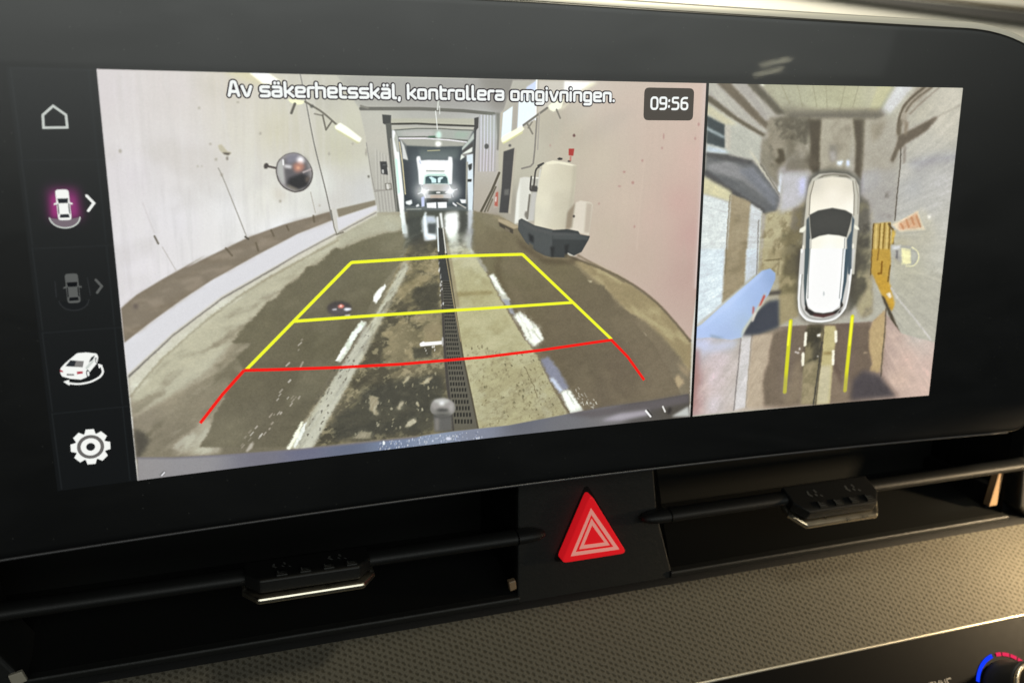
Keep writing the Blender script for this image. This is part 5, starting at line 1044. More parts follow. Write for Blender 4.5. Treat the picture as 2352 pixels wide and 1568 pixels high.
M_glass = grain(mat('anti_glare_black_glass', (.004, .0045, .005),   .34, 0, .8, coat=.10, coat_rough=.02), 300, .03)
def smears(m, lo, hi):
    t = m.node_tree; b = t.nodes['Principled BSDF']
    tc = t.nodes.new('ShaderNodeTexCoord'); mp = t.nodes.new('ShaderNodeMapping'); mp.inputs['Rotation'].default_value = (0, .5, 0); mp.inputs['Scale'].default_value = (1, 1, 2.6)
    n = t.nodes.new('ShaderNodeTexNoise'); n.inputs['Scale'].default_value = 22; n.inputs['Detail'].default_value = 6; n.inputs['Distortion'].default_value = 1.2
    r = t.nodes.new('ShaderNodeMapRange'); r.inputs['From Min'].default_value = .35; r.inputs['From Max'].default_value = .7
    r.inputs['To Min'].default_value = lo; r.inputs['To Max'].default_value = hi
    t.links.new(tc.outputs['Object'], mp.inputs[0]); t.links.new(mp.outputs[0], n.inputs['Vector']); t.links.new(n.outputs['Fac'], r.inputs['Value'])
    t.links.new(r.outputs[0], b.inputs['Roughness'])
    d = t.nodes.new('ShaderNodeTexVoronoi'); d.inputs['Scale'].default_value = 520; d.inputs['Randomness'].default_value = 1
    t.links.new(tc.outputs['Object'], d.inputs['Vector'])
    k = t.nodes.new('ShaderNodeMath'); k.operation = 'LESS_THAN'; k.inputs[1].default_value = .085; t.links.new(d.outputs['Distance'], k.inputs[0])
    w = t.nodes.new('ShaderNodeMath'); w.operation = 'GREATER_THAN'; w.inputs[1].default_value = .72
    sp = t.nodes.new('ShaderNodeSeparateColor'); t.links.new(d.outputs['Color'], sp.inputs[0]); t.links.new(sp.outputs[0], w.inputs[0])
    q = t.nodes.new('ShaderNodeMath'); q.operation = 'MULTIPLY'; t.links.new(k.outputs[0], q.inputs[0]); t.links.new(w.outputs[0], q.inputs[1])
    x = t.nodes.new('ShaderNodeMix'); x.data_type = 'RGBA'; x.inputs[6].default_value = (.004, .0045, .005, 1); x.inputs[7].default_value = (.06, .06, .057, 1)
    t.links.new(q.outputs[0], x.inputs[0]); t.links.new(x.outputs[2], b.inputs['Base Color'])
smears(M_glass, .315, .365)
M_picture = bpy.data.materials.new('display_picture'); M_picture.use_nodes = True
_t = M_picture.node_tree; _b = _t.nodes['Principled BSDF']; _i = _t.nodes.new('ShaderNodeTexImage'); _i.image = IMG
_i.extension = 'EXTEND'
_b.inputs['Base Color'].default_value = (.004, .0045, .005, 1); _b.inputs['Roughness'].default_value = .34
_b.inputs['Specular IOR Level'].default_value = .8
_t.links.new(_i.outputs[0], _b.inputs['Emission Color']); _b.inputs['Emission Strength'].default_value = 1.

disp = thing('infotainment_display', 'wide curved black glass display showing the reversing camera picture and top view', 'display')

# glass panel: outline with a large rounded upper right corner, softened edge
S0, S1, ZB, ZT, RT, RY, RB = -170., 340., -17.5, 131.8, 48., 30., 8.
def ring(inset, off):
    s1, zb, rt, ry, rb = S1-inset, ZB+inset, RT-inset, RY-inset, RB-inset
    ss = list(np.linspace(S0, s1-rt, 84)) + [s1-rt+rt*math.sin(a) for a in np.linspace(0, math.pi/2, 28)[1:]]
    top, bot = [], []
    for s in ss:
        q = max(0., s-(s1-rt)); zt = ZT-inset-.0165*max(0., s-138); top.append((s, zt-ry+ry*math.sqrt(max(0, 1-(q/rt)**2))))
        q = max(0., s-(s1-rb)); bot.append((s, zb+rb-math.sqrt(max(0, rb*rb-q*q))))
    return [surf(s, z, off) for s, z in top], [surf(s, z, off) for s, z in bot]
prof = [(1.1, 0), (.55, -.12), (.2, -.4), (0, -.9), (0, -8), (1.5, -9)]
vs, fs = [], []
rings = []
for ins, off in prof:
    t, b = ring(ins, off); base = len(vs); vs += t + b[::-1]; rings.append((base, len(t)))
n = rings[0][1]
FR = [0, .008, .03, .2, .4, .6, .8, .97, .992, 1]; ROW = len(FR)-1
mid0 = len(vs)
t, b = ring(prof[0][0], 0)
for i in range(n):
    for r in range(1, ROW):
        vs.append(tuple(np.array(t[i])*(1-FR[r])+np.array(b[i])*FR[r]))
def gi(i, r):
    if r == 0: return rings[0][0]+i
    if r == ROW: return rings[0][0]+2*n-1-i
    return mid0+i*(ROW-1)+r-1
for i in range(n-1):
    for r in range(ROW):
        fs.append((gi(i, r), gi(i, r+1), gi(i+1, r+1), gi(i+1, r)))
for (a, _), (b_, _) in zip(rings[:-1], rings[1:]):
    m2 = 2*n
    for i in range(m2):
        j = (i+1) % m2
        if i == n-1: pass
        fs.append((a+i, a+j, b_+j, b_+i))
fs.append(tuple(rings[-1][0]+i for i in range(2*n)))
obj('glass_panel', vs, fs, M_glass, disp, smooth=True)

vs, fs = [], []
bp_ = [(.6, -1.2), (-1.6, -1.8), (-2.3, -2.6), (-2.3, -8.2), (.6, -8.8)]
for ins, off in bp_:
    t, b = ring(ins, off); vs += t + b[::-1]
for r in range(len(bp_)-1):
    for i in range(n): 
        if i < n-1: fs.append((r*2*n+i, r*2*n+i+1, (r+1)*2*n+i+1, (r+1)*2*n+i))
obj('back_frame', vs, fs, mat('satin_silver_frame', (.75, .74, .68), .4, .3), disp, smooth=True)['label'] = 'pale satin frame along the upper edge'

tube('lower_edge_highlight', [surf(s, ZB-.1, -.35) for s in np.linspace(S0, S1-10, 60)], .42, mat('highlight_grey', (.07, .07, .075), .4, .5), disp, 8)['label'] = 'thin grey bar standing in for the highlight along the lower glass edge'  # grey tube added as the highlight on the lower glass edge

def sheet(name, x0, x1, off=.10):
    vs, fs, uv = [], [], []
    nx = max(4, int((x1-x0)/24))
    for i in range(nx+1):
        x = x0+(x1-x0)*i/nx
        for y in (0, 720):
            vs.append(scr(x, y, off)); uv.append((x/1920, 1-y/720))
    for i in range(nx): fs.append((2*i, 2*i+1, 2*i+3, 2*i+2))
    return obj(name, vs, fs, M_picture, disp, smooth=True, uvs=uv)
sheet('menu_sidebar', 0, 131)['label'] = 'dark strip of five touch keys'
sheet('rear_camera_view', 131.2, 1281.8)['label'] = 'picture of a wash bay with a truck in its gate'
sheet('top_view', 1288.2, 1920)['label'] = 'picture of a white car from above'

# ---- flat print on the display: strokes and fills
def rounded(p, r, closed=False, n=4):
    o = []; m = len(p)
    for i in range(m):
        if not closed and i in (0, m-1): o.append(p[i]); continue
        a, b, c = (np.array(p[(i+k) % m], float) for k in (-1, 0, 1))
        la, lc = np.linalg.norm(a-b), np.linalg.norm(c-b); q = min(r, la*.49, lc*.49)
        u, w = b+(a-b)/la*q, b+(c-b)/lc*q
        for k in range(n+1):
            t = k/n; o.append(tuple((1-t)**2*u+2*t*(1-t)*b+t*t*w))
    return o

def ribbon(p, w, closed=False, cap='round', step=30.):
    q = []
    m = len(p); seg = m if closed else m-1
    for i in range(seg):
        a, b = np.array(p[i], float), np.array(p[(i+1) % m], float)
        k = max(1, int(np.linalg.norm(b-a)/step))
        for j in range(k): q.append(a+(b-a)*j/k)
    if not closed: q.append(np.array(p[-1], float))
    k = len(q); vs, fs = [], []
    for i in range(k):
        a = q[i-1] if (i or closed) else None
        c = q[(i+1) % k] if (i < k-1 or closed) else None
        d1 = (q[i]-a)/(np.linalg.norm(q[i]-a)+1e-9) if a is not None else None
        d2 = (c-q[i])/(np.linalg.norm(c-q[i])+1e-9) if c is not None else None
        if d1 is None: d1 = d2
        if d2 is None: d2 = d1
        t = d1+d2; t = t/(np.linalg.norm(t)+1e-9); nn = np.array((-t[1], t[0]))
        h = w/2/max(.45, float(np.dot(nn, (-d2[1], d2[0]))))
        vs += [tuple(q[i]+nn*h), tuple(q[i]-nn*h)]
    for i in range(k if closed else k-1):
        j = (i+1) % k
        fs.append((2*i, 2*i+1, 2*j+1, 2*j))
    if not closed and cap == 'round':
        for e, s in ((0, -1), (k-1, 1)):
            d = (q[1]-q[0]) if e == 0 else (q[-1]-q[-2]); d = d/np.linalg.norm(d)*s
            nn = np.array((-d[1], d[0])); b0 = len(vs)
            for a in np.linspace(-math.pi/2, math.pi/2, 9):
                vs.append(tuple(q[e]+w/2*(d*math.cos(a)+nn*math.sin(a))))
            fs.append(tuple(range(b0, b0+9)))
    return vs, fs

class Flat:
    """collects flat coloured fills and strokes in display pixels"""
    def __init__(s): s.v, s.f, s.m, s.mats, s.k = [], [], [], [], 0
    def _mi(s, m):
        if m not in s.mats: s.mats.append(m)
        return s.mats.index(m)
    def add(s, vs, fs, m, lift=0.):
        b = len(s.v); s.v += [(x, y, lift+s.k*.002) for x, y in vs]
        s.f += [tuple(b+i for i in f) for f in fs]; s.m += [s._mi(m)]*len(fs); s.k += 1
    def line(s, p, w, m, closed=False, lift=0., cap='round'): s.add(*ribbon(p, w, closed, cap), m, lift)
    def fill(s, p, m, lift=0.): s.add(p, [tuple(range(len(p)))], m, lift)
    def build(s, name, parent, off=.2, at=None):
        put = at or (lambda x, y, l: scr(x, y, off+l))
        return obj(name, [put(x, y, l) for x, y, l in s.v], s.f, s.mats, parent, mids=s.m)

def ell(cx, cy, a, b, n=24): return [(cx+a*math.cos(t), cy+b*math.sin(t)) for t in np.arange(n)*2*math.pi/n]

GL = {  # letter shapes of the display font: centre lines, x height 4, ascender 6; then the advance
 'A': ([[(0, 0), (1.15, 6), (2.25, 6), (3.4, 0)], [(.45, 1.7), (2.95, 1.7)]], 4.75),
 'v': ([[(0, 4), (1.2, 0), (1.9, 0), (3.1, 4)]], 4.5),
 's': ([[(2.9, 4), (0, 4), (0, 2), (3, 2), (3, 0), (.05, 0)]], 4.3),
 'a': ([[(.25, 4), (3, 4), (3, 0), (0, 0), (0, 2.1), (2.9, 2.1)]], 4.5),
 'k': ([[(0, 6), (0, 0)], [(.2, 2), (1, 2), (2.7, 4)], [(1, 2), (2.9, 0)]], 4.1),
 'e': ([[(2.9, 0), (0, 0), (0, 4), (3, 4), (3, 2), (.1, 2)]], 4.4),
 'r': ([[(0, 0), (0, 4), (2, 4)]], 3.1),
 'h': ([[(0, 6), (0, 0)], [(.1, 4), (3, 4), (3, 0)]], 4.5),
 't': ([[(.1, 5.5), (.1, 0), (2.1, 0)], [(.1, 4), (2.1, 4)]], 3.4),
 'l': ([[(0, 6), (0, 0), (.9, 0)]], 2.3),
 'o': ([[(0, 0), (0, 4), (3, 4), (3, 0), 'c']], 4.5),
 'n': ([[(0, 0), (0, 4), (3, 4), (3, 0)]], 4.5),
 'm': ([[(0, 0), (0, 4), (4.8, 4), (4.8, 0)], [(2.4, 3.9), (2.4, 0)]], 6.3),
 'g': ([[(2.9, 0), (0, 0), (0, 4), (3, 4), (3, -1.7), (.2, -1.7)]], 4.5),
 'i': ([[(0, 4), (0, 0)], [(0, 5.75), (0, 5.85)]], 1.65),
 ',': ([[(.1, .1), (-.05, -1)]], 1.5), '.': ([[(0, .1), (0, .2)]], 1.5), ' ': ([], 2.1),
 'ä': ([[(.25, 4), (3, 4), (3, 0), (0, 0), (0, 2.1), (2.9, 2.1)], [(.85, 5.7), (.85, 5.8)], [(2.2, 5.7), (2.2, 5.8)]], 4.5),
 '0': ([[(0, 1), (0, 5), (.6, 6), (2.4, 6), (3, 5), (3, 1), (2.4, 0), (.6, 0), 'c']], 4.35),
 '9': ([[(3, 3.2), (3, 2.9), (.4, 2.9), (0, 3.4), (0, 5.5), (.5, 6), (2.5, 6), (3, 5.5), (3, .9), (2.3, 0), (.2, 0)]], 4.35),
 '5': ([[(2.7, 6), (.1, 6), (.1, 3.5), (2.4, 3.5), (3, 2.8), (3, .8), (2.3, 0), (0, 0)]], 4.5),
 '6': ([[(2.7, 6), (.9, 6), (0, 5), (0, .8), (.7, 0), (2.3, 0), (3, .8), (3, 2.6), (2.4, 3.4), (.1, 3.4)]], 4.35),
 ':': ([[(0, 1.2), (.08, 1.55)], [(.05, 4.3), (.13, 4.65)]], 1.75),
 'S': ([[(2.9, 6), (0, 6), (0, 3), (3, 3), (3, 0), (0, 0)]], 4.5),
 'Y': ([[(0, 6), (1.6, 3), (1.6, 0)], [(1.6, 3), (3.2, 6)]], 4.6),
 'N': ([[(0, 0), (0, 6), (3, 0), (3, 6)]], 4.7),
 'C': ([[(3, 6), (0, 6), (0, 0), (3, 0)]], 4.2),
}
def text_strokes(txt, x, y, ux, uy, rr=.75):
    out = []
    for ch in txt:
        st, adv = GL[ch]
        for p in st:
            c = p[-1] == 'c'; q = p[:-1] if c else p
            q = rounded(q, rr, c) if len(q) > 2 else q
            out.append(([(x+a*ux, y-b*uy) for a, b in q], c))
        x += adv*ux
    return out, x

M_white = glow('display_white', (248, 252, 250))
M_outline = glow('display_text_outline', (52, 46, 50))
MSG = 'Av säkerhetsskäl, kontrollera omgivningen.'
_, xe = text_strokes(MSG, 0, 0, 1, 1)
ux = (1074-337.5)/(xe-1.5)
st, _ = text_strokes(MSG, 337.5, 38.3, ux, 3.85)
fo = Flat(); fw = Flat()
for p, c in st:
    fo.line(p, 10., M_outline, c); fw.line(p, 5.1, M_white, c)
wt = fw.build('warning_text', disp, .42); wt['label'] = 'white warning line across the top of the picture'
fo.build('text_outline', wt, .14)

def rrect(x0, y0, x1, y1, r): return rounded([(x0, y0), (x1, y0), (x1, y1), (x0, y1)], r, True, 6)
f = Flat(); f.fill(rrect(1142, 10.6, 1254.6, 75, 11), glow('clock_badge_grey', (84, 80, 74)))
badge = f.build('clock_badge', disp, .16); badge['label'] = 'dark rounded badge with the time'
st, xe = text_strokes('09:56', 1158.6, 52.4, 4.55, 3.72, .8)
f = Flat()
for p, c in st: f.line(p, 4.3, M_white, c)
f.build('clock_digits', badge, .2)

M_yel, M_red = glow('guide_yellow', (246, 252, 52)), glow('guide_red', (246, 34, 28))
def guide(p, w, m, label):
    f = Flat(); f.line(p, w, m, cap='butt'); o = f.build('guide_line', disp, .16+guide.k*.006); guide.k += 1; o['label'] = label
guide.k = 0
guide(rounded([(334, 531), (538.6, 339.5), (740, 336.3), (883, 338.6), (1085, 528.6)], 3), 5.9, M_yel, 'yellow frame of the guide lines')
guide([(424, 445), (566, 444.4), (797, 444.6), (996, 443.5)], 5.9, M_yel, 'middle yellow cross line')
guide([(331, 531), (395, 535.3), (502, 541.4), (628, 545.6), (798, 545.5), (930, 540), (1086, 529.6)], 5.9, M_red, 'red cross line nearest the bumper')
guide([(247, 624), (290, 573), (331, 531)], 5.9, M_red, 'left red end of the guide lines')
guide([(1084, 529.5), (1124, 570), (1165, 625)], 5.9, M_red, 'right red end of the guide lines')

# ---- menu icons
I_w, I_lt, I_gr = glow('icon_white', (246, 248, 244)), glow('icon_pale', (206, 212, 206)), glow('icon_grey', (128, 126, 124))
I_dk, I_dim, I_dim2, I_d3 = glow('icon_glass', (44, 48, 52)), glow('icon_dim', (92, 94, 92)), glow('icon_dim_dark', (46, 48, 49)), glow('icon_dim_black', (22, 24, 26))
f = Flat(); f.line([(44.5, 74), (61, 59.5), (78.5, 73.5), (78.5, 93.5), (43.5, 94)], 3.6, I_lt, True)
f.build('home_icon', disp)
def car_icon(cx, cy, body, roof, glass, fan, fan_edge, name, label):
    f = Flat()
    a = [(cx+29*math.sin(t)*.78, cy+15.5+18.5*math.cos(t)) for t in np.linspace(-1.45, 1.45, 18)]
    fanp = [(cx-8, cy+17)] + [(cx-23, cy+14.5)] + [(cx+23*math.sin(t), cy+13+18.5*math.cos(t)) for t in np.linspace(-1.35, 1.35, 18)] + [(cx+23, cy+14.5), (cx+8, cy+17)]
    f.fill(fanp, fan); f.line(fanp[1:-1], 2., fan_edge)
    f.fill(rounded([(cx-10, cy-32), (cx+10, cy-32), (cx+10, cy+18.5), (cx-10, cy+18.5)], 5, True, 5), body, .01)
    for s in (-1, 1): f.fill([(cx+s*9, cy-11), (cx+s*14, cy-9.5), (cx+s*14, cy-7), (cx+s*9, cy-8)], body, .01)
    f.fill([(cx-8.4, cy-17.5), (cx+8.4, cy-17.5), (cx+7, cy-9.5), (cx-7, cy-9.5)], glass, .02)
    for s in (-1, 1): f.fill([(cx+s*9, cy-10), (cx+s*7.2, cy-8), (cx+s*7.2, cy+7), (cx+s*9, cy+9)], glass, .02)
    f.fill(rounded([(cx-6.8, cy-8.6), (cx+6.8, cy-8.6), (cx+6.8, cy+8), (cx-6.8, cy+8)], 1.5, True), roof, .03)
    f.fill([(cx-6.6, cy+8.6), (cx+6.6, cy+8.6), (cx+7.8, cy+14.5), (cx-7.8, cy+14.5)], glass, .02)
    o = f.build(name, disp, .16); o['label'] = label
car_icon(60, 226, I_w, I_w, I_dk, glow('icon_beam', (120, 108, 116)), I_lt, 'rear_view_icon', 'white car icon with its rear beam, glowing pink')
car_icon(60, 367, I_dim, I_dim, I_d3, glow('icon_beam_dim', (30, 32, 33)), I_dim2, 'top_view_icon', 'dimmed grey car icon')
f = Flat(); f.line([(34.3, 347.3), (33.6, 373.7)], 2, I_dim2); f.line([(84.4, 344), (86.2, 374)], 2, I_dim2); f.build('side_mark', disp)
f = Flat(); f.line([(96.6, 205), (106.5, 217.5), (96.8, 230)], 4.2, I_w); f.build('chevron', disp)['label'] = 'bright chevron'
f = Flat(); f.line([(97.2, 348), (105.4, 359.4), (97.2, 370)], 4., I_dim); f.build('chevron', disp)['label'] = 'dimmed chevron'
f = Flat()
body3 = [(55.8, 473.6), (70, 473.6), (86.2, 477.1), (88.2, 483.1), (86, 493.2), (80, 500), (73, 508), (66.9, 517.7), (57.5, 521.1), (41.3, 518), (27.9, 512.2), (26.1, 504.8), (27.5, 497.7), (35, 490), (43.4, 483.3)]
f.fill(rounded(body3, 2, True, 3), I_w)
f.fill([(44, 485), (65, 488.5), (62, 499.5), (35, 495)], I_gr, .01); f.fill([(44, 485), (53, 486.5), (49, 497.3), (35, 495)], I_dk, .02)
f.fill([(72, 492), (77, 483), (83.5, 479.5), (80, 487)], I_dk, .02)
f.fill([(52, 506), (61.5, 506.5), (61, 510.5), (52, 511)], glow('icon_tail_lamp', (176, 52, 70)), .02)
f.fill([(26.4, 500), (31, 503), (30.5, 505.5), (26.3, 504)], glow('icon_tail_lamp_left', (170, 60, 76)), .02)
f.fill([(36, 508.3), (47.5, 510), (47, 513), (35.5, 511.3)], I_gr, .02)
f.fill(ell(69.2, 511, 3, 6.5), I_dk, .02); f.fill(ell(69.6, 511.5, 1.7, 4.6), I_w, .03)
f.fill(ell(84.2, 489, 1.8, 5), I_dk, .02); f.fill(ell(84.5, 489.4, .9, 3.4), I_w, .03)
f.fill([(66, 500), (80, 486), (80.5, 491), (68, 505)], I_lt, .01)
f.line(rounded([(38, 525.6), (51.6, 529), (71, 527.6), (87.4, 519.8), (93.8, 511.6), (92, 502)], 8), 3.2, I_w)
f.fill([(29.3, 522), (38.6, 519.6), (38.2, 530)], I_w, .02); f.fill([(86.6, 495.2), (94, 499), (87.6, 504)], I_w, .02)
f.build('rotate_view_icon', disp)['label'] = 'white car icon with a turning arrow'
f = Flat(); gp = []
for k in range(8):
    a0 = k*math.pi/4+.05
    for da, r in ((-.36, 25.5), (-.2, 33.), (.2, 33.), (.36, 25.5)):
        gp.append((60.6+r*math.sin(a0+da)*.985, 645.3-r*math.cos(a0+da)))
f.fill(gp, I_w); f.fill(ell(60.6, 645.3, 22, 22, 40), glow('gear_ring', (104, 102, 100)), .01); f.fill(ell(60.6, 645.3, 16, 16, 36), I_w, .02); f.fill(ell(60.6, 645.3, 7.3, 7.3), glow('gear_hole', (34, 36, 38)), .03)
f.build('settings_icon', disp)['label'] = 'pale gear icon'

# ------------------------------------------------------------------ dashboard materials
M_plastic = grain(mat('soft_black_plastic', (.014, .0145, .0135), .5, 0, .4), 900, .08, .25)
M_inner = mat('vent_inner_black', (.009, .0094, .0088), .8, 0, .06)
M_vane = grain(mat('satin_black_vane', (.009, .0092, .0088), .52, 0, .35), 1500, .06, .1)
M_chrome = grain(mat('satin_chrome', (.74, .68, .56), .3, 1.), 260, .1)
M_gloss = grain(mat('satin_panel_black', (.003, .003, .003), .5, 0, .04), 400, .05)
M_mark = mat('grey_print', (.09, .09, .085), .5)

def box(name, x0, x1, y0, y1, z0, z1, m, parent=None, bev=.5):
    vs = [(x, y, z) for x in (x0, x1) for y in (y0, y1) for z in (z0, z1)]
    fs = [(0, 1, 3, 2), (4, 6, 7, 5), (0, 4, 5, 1), (2, 3, 7, 6), (0, 2, 6, 4), (1, 5, 7, 3)]
    o = obj(name, vs, fs, m, parent)
    if bev: bevelled(o, bev)
    return o

def prism(name, pts, ya, yb, m, parent, bev=.6, seg=2):
    """outline in x, z, pulled from y = ya (front) to y = yb"""
    k = len(pts); vs = [(x, ya, z) for x, z in pts]+[(x, yb, z) for x, z in pts]
    fs = [tuple(range(k)), tuple(range(2*k-1, k-1, -1))]+[(i, k+i, k+(i+1) % k, (i+1) % k) for i in range(k)]
    o = obj(name, vs, fs, m, parent)
    bm = bmesh.new(); bm.from_mesh(o.data); bmesh.ops.recalc_face_normals(bm, faces=bm.faces); bm.to_mesh(o.data); bm.free()
    if bev: bevelled(o, bev, seg)
    return o

# ------------------------------------------------------------------ air vents
def vent(label, x0, x1, slant, tip):
    """slot between x0 and x1; slant moves the lower end of the side that meets the hazard panel"""
    v = thing('air_vent', label, 'air vent', 'air vents below the display')
    zt, zb, yf, yb = -72., -121.6, 19., 62.
    a, b = (slant if tip < x0+1 else 0), (slant if tip > x1-1 else 0)
    vs = [(x0, yf, zt), (x1, yf, zt), (x1+b, yf, zb), (x0+a, yf, zb), (x0, yb, zt), (x1, yb, zt), (x1+b, yb, zb+6), (x0+a, yb, zb+6)]
    fs = [(4, 5, 6, 7), (0, 4, 7, 3), (1, 2, 6, 5), (3, 7, 6, 2), (0, 1, 5, 4)]
    obj('housing', vs, fs, M_inner, v)
    lip = obj('lower_lip', [(x, y, z) for x in (x0+a-1, x1+b+1) for y, z in ((16.2, -121.9), (15.9, -122.6), (16.6, -124.5), (22, -124.5), (22, -121.3))],
              [(0, 5, 6, 1), (1, 6, 7, 2), (2, 7, 8, 3), (3, 8, 9, 4), (4, 9, 5, 0), (0, 1, 2, 3, 4), (9, 8, 7, 6, 5)], M_plastic, v)
    bevelled(lip, .3, 2, 20)
    # vane: a rounded bar whose inner end is a bullet tip in front of the hazard panel
    outer = x0-12 if tip > x1-1 else x1+3
    d = 1 if tip > outer else -1
    xs = [outer, outer+d*3] + [tip-d*q for q in (14, 10, 6, 3.2, 1.4, .4, 0)]
    tp = [1, 1, 1, 1, .95, .82, .6, .35, .06]
    tube('vane', [(x, 14.2, -97.4) for x in xs], 2.5, M_vane, v, 16, 1.5, tp)
    tube('vane_ring', [(tip-d*11.2, 14.2, -97.4), (tip-d*10.7, 14.2, -97.4)], 2.58, M_gloss, v, 16, 1.5)
    return v

def slider(v, x, pitch, w=19.5):
    R = Matrix.Rotation(rad(pitch), 3, 'X')
    def at(p): q = R @ Vector(p); return (q.x+x, q.y+14.2, q.z-97.4)
    out = [(-w, 3), (-w, -5.5), (-w+4.2, -11), (w-4.2, -11), (w, -5.5), (w, 3)]
    def slab(name, o, z0, z1, m, parent, bev):
        k = len(o); vs = [at((a, b, z0)) for a, b in o]+[at((a, b, z1)) for a, b in o]
        fs = [tuple(range(k)), tuple(range(2*k-1, k-1, -1))]+[(i, k+i, k+(i+1) % k, (i+1) % k) for i in range(k)]
        ob = obj(name, vs, fs, m, parent)
        bm = bmesh.new(); bm.from_mesh(ob.data); bmesh.ops.recalc_face_normals(bm, faces=bm.faces); bm.to_mesh(ob.data); bm.free()
        if bev: bevelled(ob, bev, 2)
        return ob
    s = slab('slider', out, -1.2, 3.2, M_vane, v, .6)
    big = [(a*1.06, b*1.2-.3 if b < 0 else b) for a, b in out]
    slab('chrome_trim', big, -3.6, -1.5, M_chrome, s, .7)
    slab('slider_base', [(a*.97, b*.97) for a, b in out], -5.4, -4., M_gloss, s, .5)
    for i in range(4):
        c = -w+11+i*7.2
        slab('grip_block', [(c-1.7, -7.2), (c-1.7, -10), (c+1.7, -10), (c+1.7, -7.2)], 3.1, 3.8, M_plastic, s, .2)
    f = Flat()
    for cx in (-8.5, 9):
        f.line([(cx-1.9, -1.2), (cx-2.2, .2), (cx-1.4, 1.2)], .75, M_mark)
        f.line([(cx+1.2, -1.5), (cx+1.5, -.4)], .7, M_mark); f.line([(cx+.6, .6), (cx+.9, 1.2)], .7, M_mark); f.line([(cx+2.6, 1.4), (cx+3., 1.9)], .6, M_mark)
    for i in range(4):
        c = -w+11+i*7.2
        f.line([(c-1.1, 4.9), (c-1.1, 6.8), (c+.9, 6.8)], .3, M_mark, lift=.6); f.line([(c-1., 5.8), (c+.7, 5.8)], .25, M_mark, lift=.6)
    f.build('airflow_symbol', s, at=lambda a, b, l: at((a, -2.4-b, 3.28+l)))
    return s

def make_vent(label, x0, x1, slant, tip, tx, tp):
    v = vent(label, x0, x1, slant, tip)
    slider(v, tx, tp)
    return v
make_vent('wide black air vent left of the red hazard button, its slider lying level', -186, -7.5, 0, 2.2, -80, 0)
make_vent('wide black air vent right of the red hazard button, its slider tipped down', 46, 217, 9, 39.5, 119.5, 24)

# ------------------------------------------------------------------ hazard panel
hp = thing('hazard_panel', 'flat matt black panel between the vents carrying the red hazard button', 'panel')
prism('panel', [(-7, -70), (44.2, -70), (47.6, -98), (54.6, -121.8), (54.6, -125), (-7, -125)], 17.2, 30, M_plastic, hp, .6)
tri_b = rounded([(18.6, -84.2), (7.6, -109.4), (33.6, -109.4)], 2.6, True, 5)
M_hred = mat('backlit_red_plastic', (.55, .012, .014), .25, 0, .5, emit=(.66, .008, .014), estr=.66)
M_hline = mat('backlit_pale_lines', (.6, .35, .3), .4, emit=lin((206, 122, 112)), estr=.7)
hb = prism('hazard_button', tri_b, 12.6, 17.6, M_hred, hp, .55, 3)
hb['label'] = 'red triangular hazard button'
def tri_ring(o, i, name, y):
    vs = [(x, y, z) for x, z in o]+[(x, y, z) for x, z in i]
    return obj(name, vs, [(k, (k+1) % 3, 3+(k+1) % 3, 3+k) for k in range(3)], M_hline, hb)
tri_ring([(18.7, -89.6), (11.3, -107.0), (30.3, -107.2)], [(18.9, -92.2), (13.2, -105.6), (27.9, -105.9)], 'outer_triangle', 12.5)
tri_ring([(19.0, -93.6), (14.5, -104.8), (26.4, -105.0)], [(19.3, -96.3), (16.3, -103.4), (24.3, -103.6)], 'inner_triangle', 12.5)
prism('button_gap_shade', [(x+.2, z) for x, z in rounded([(18.5, -81.9), (5.9, -110.9), (35.2, -110.9)], 3, True, 5)], 17.05, 17.4, M_inner, hp, 0)  # thin black plate standing in for the shaded gap round the button

# black body of the dashboard behind the glass and round the vents
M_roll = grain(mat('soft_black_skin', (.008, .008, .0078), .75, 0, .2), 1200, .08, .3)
dash = thing('dashboard', 'soft black dashboard body behind the display and vents', 'dashboard')
obj('upper_body', [(-300, 10.5, -66), (-300, 10.5, 60), (168, 10.5, 60), (168, 10.5, -66), (-300, 70, -74), (-300, 70, 40), (168, 70, 40), (168, 70, -74)],
    [(0, 1, 2, 3), (4, 7, 6, 5), (0, 3, 7, 4), (1, 5, 6, 2), (0, 4, 5, 1), (3, 2, 6, 7)], M_plastic, dash)
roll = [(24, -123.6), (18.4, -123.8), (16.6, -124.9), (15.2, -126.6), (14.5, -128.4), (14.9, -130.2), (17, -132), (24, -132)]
obj('shade_roll', [(x, y, z) for x in (-310, 320) for y, z in roll], [(k, 8+k, 8+k+1, k+1) for k in range(7)], M_roll, dash, smooth=True)  # black roll added to make the shadow band below the vent lips
# right end of the vent row: upright frame, and a strip with warm lamp light put into its colour
prism('end_frame', [(219, -76), (262, -78), (262, -124), (228, -124), (222, -118)], 14.5, 40, M_plastic, dash, 1.2, 3)
prism('lit_end_strip', [(214.2, -104), (217.4, -101), (215.6, -118.5), (211.2, -118.5)], 20.5, 24, mat('warm_lit_plastic', (.30, .19, .10), .5), dash, .3)
prism('end_filler', [(213, -110), (262, -110), (262, -126), (213, -126)], 24, 62, M_roll, dash, 0)
prism('left_frame', [(-188, -70), (-178, -70), (-172, -108), (-164.5, -120.5), (-165, -124), (-220, -124), (-220, -70)], 13.5, 40, M_plastic, dash, 1.2, 3)
prism('left_clip', [(-168.4, -117.6), (-164.6, -116.8), (-163.4, -120.2), (-167.4, -121.4)], 12.4, 14, mat('pale_clip', (.42, .38, .30), .5), dash, .3)
prism('vent_pin', [(-10.6, -115.6), (-8, -115.2), (-7.6, -118.6), (-10, -119.2)], 16.4, 19, mat('bronze_pin', (.26, .18, .11), .4), dash, .3)

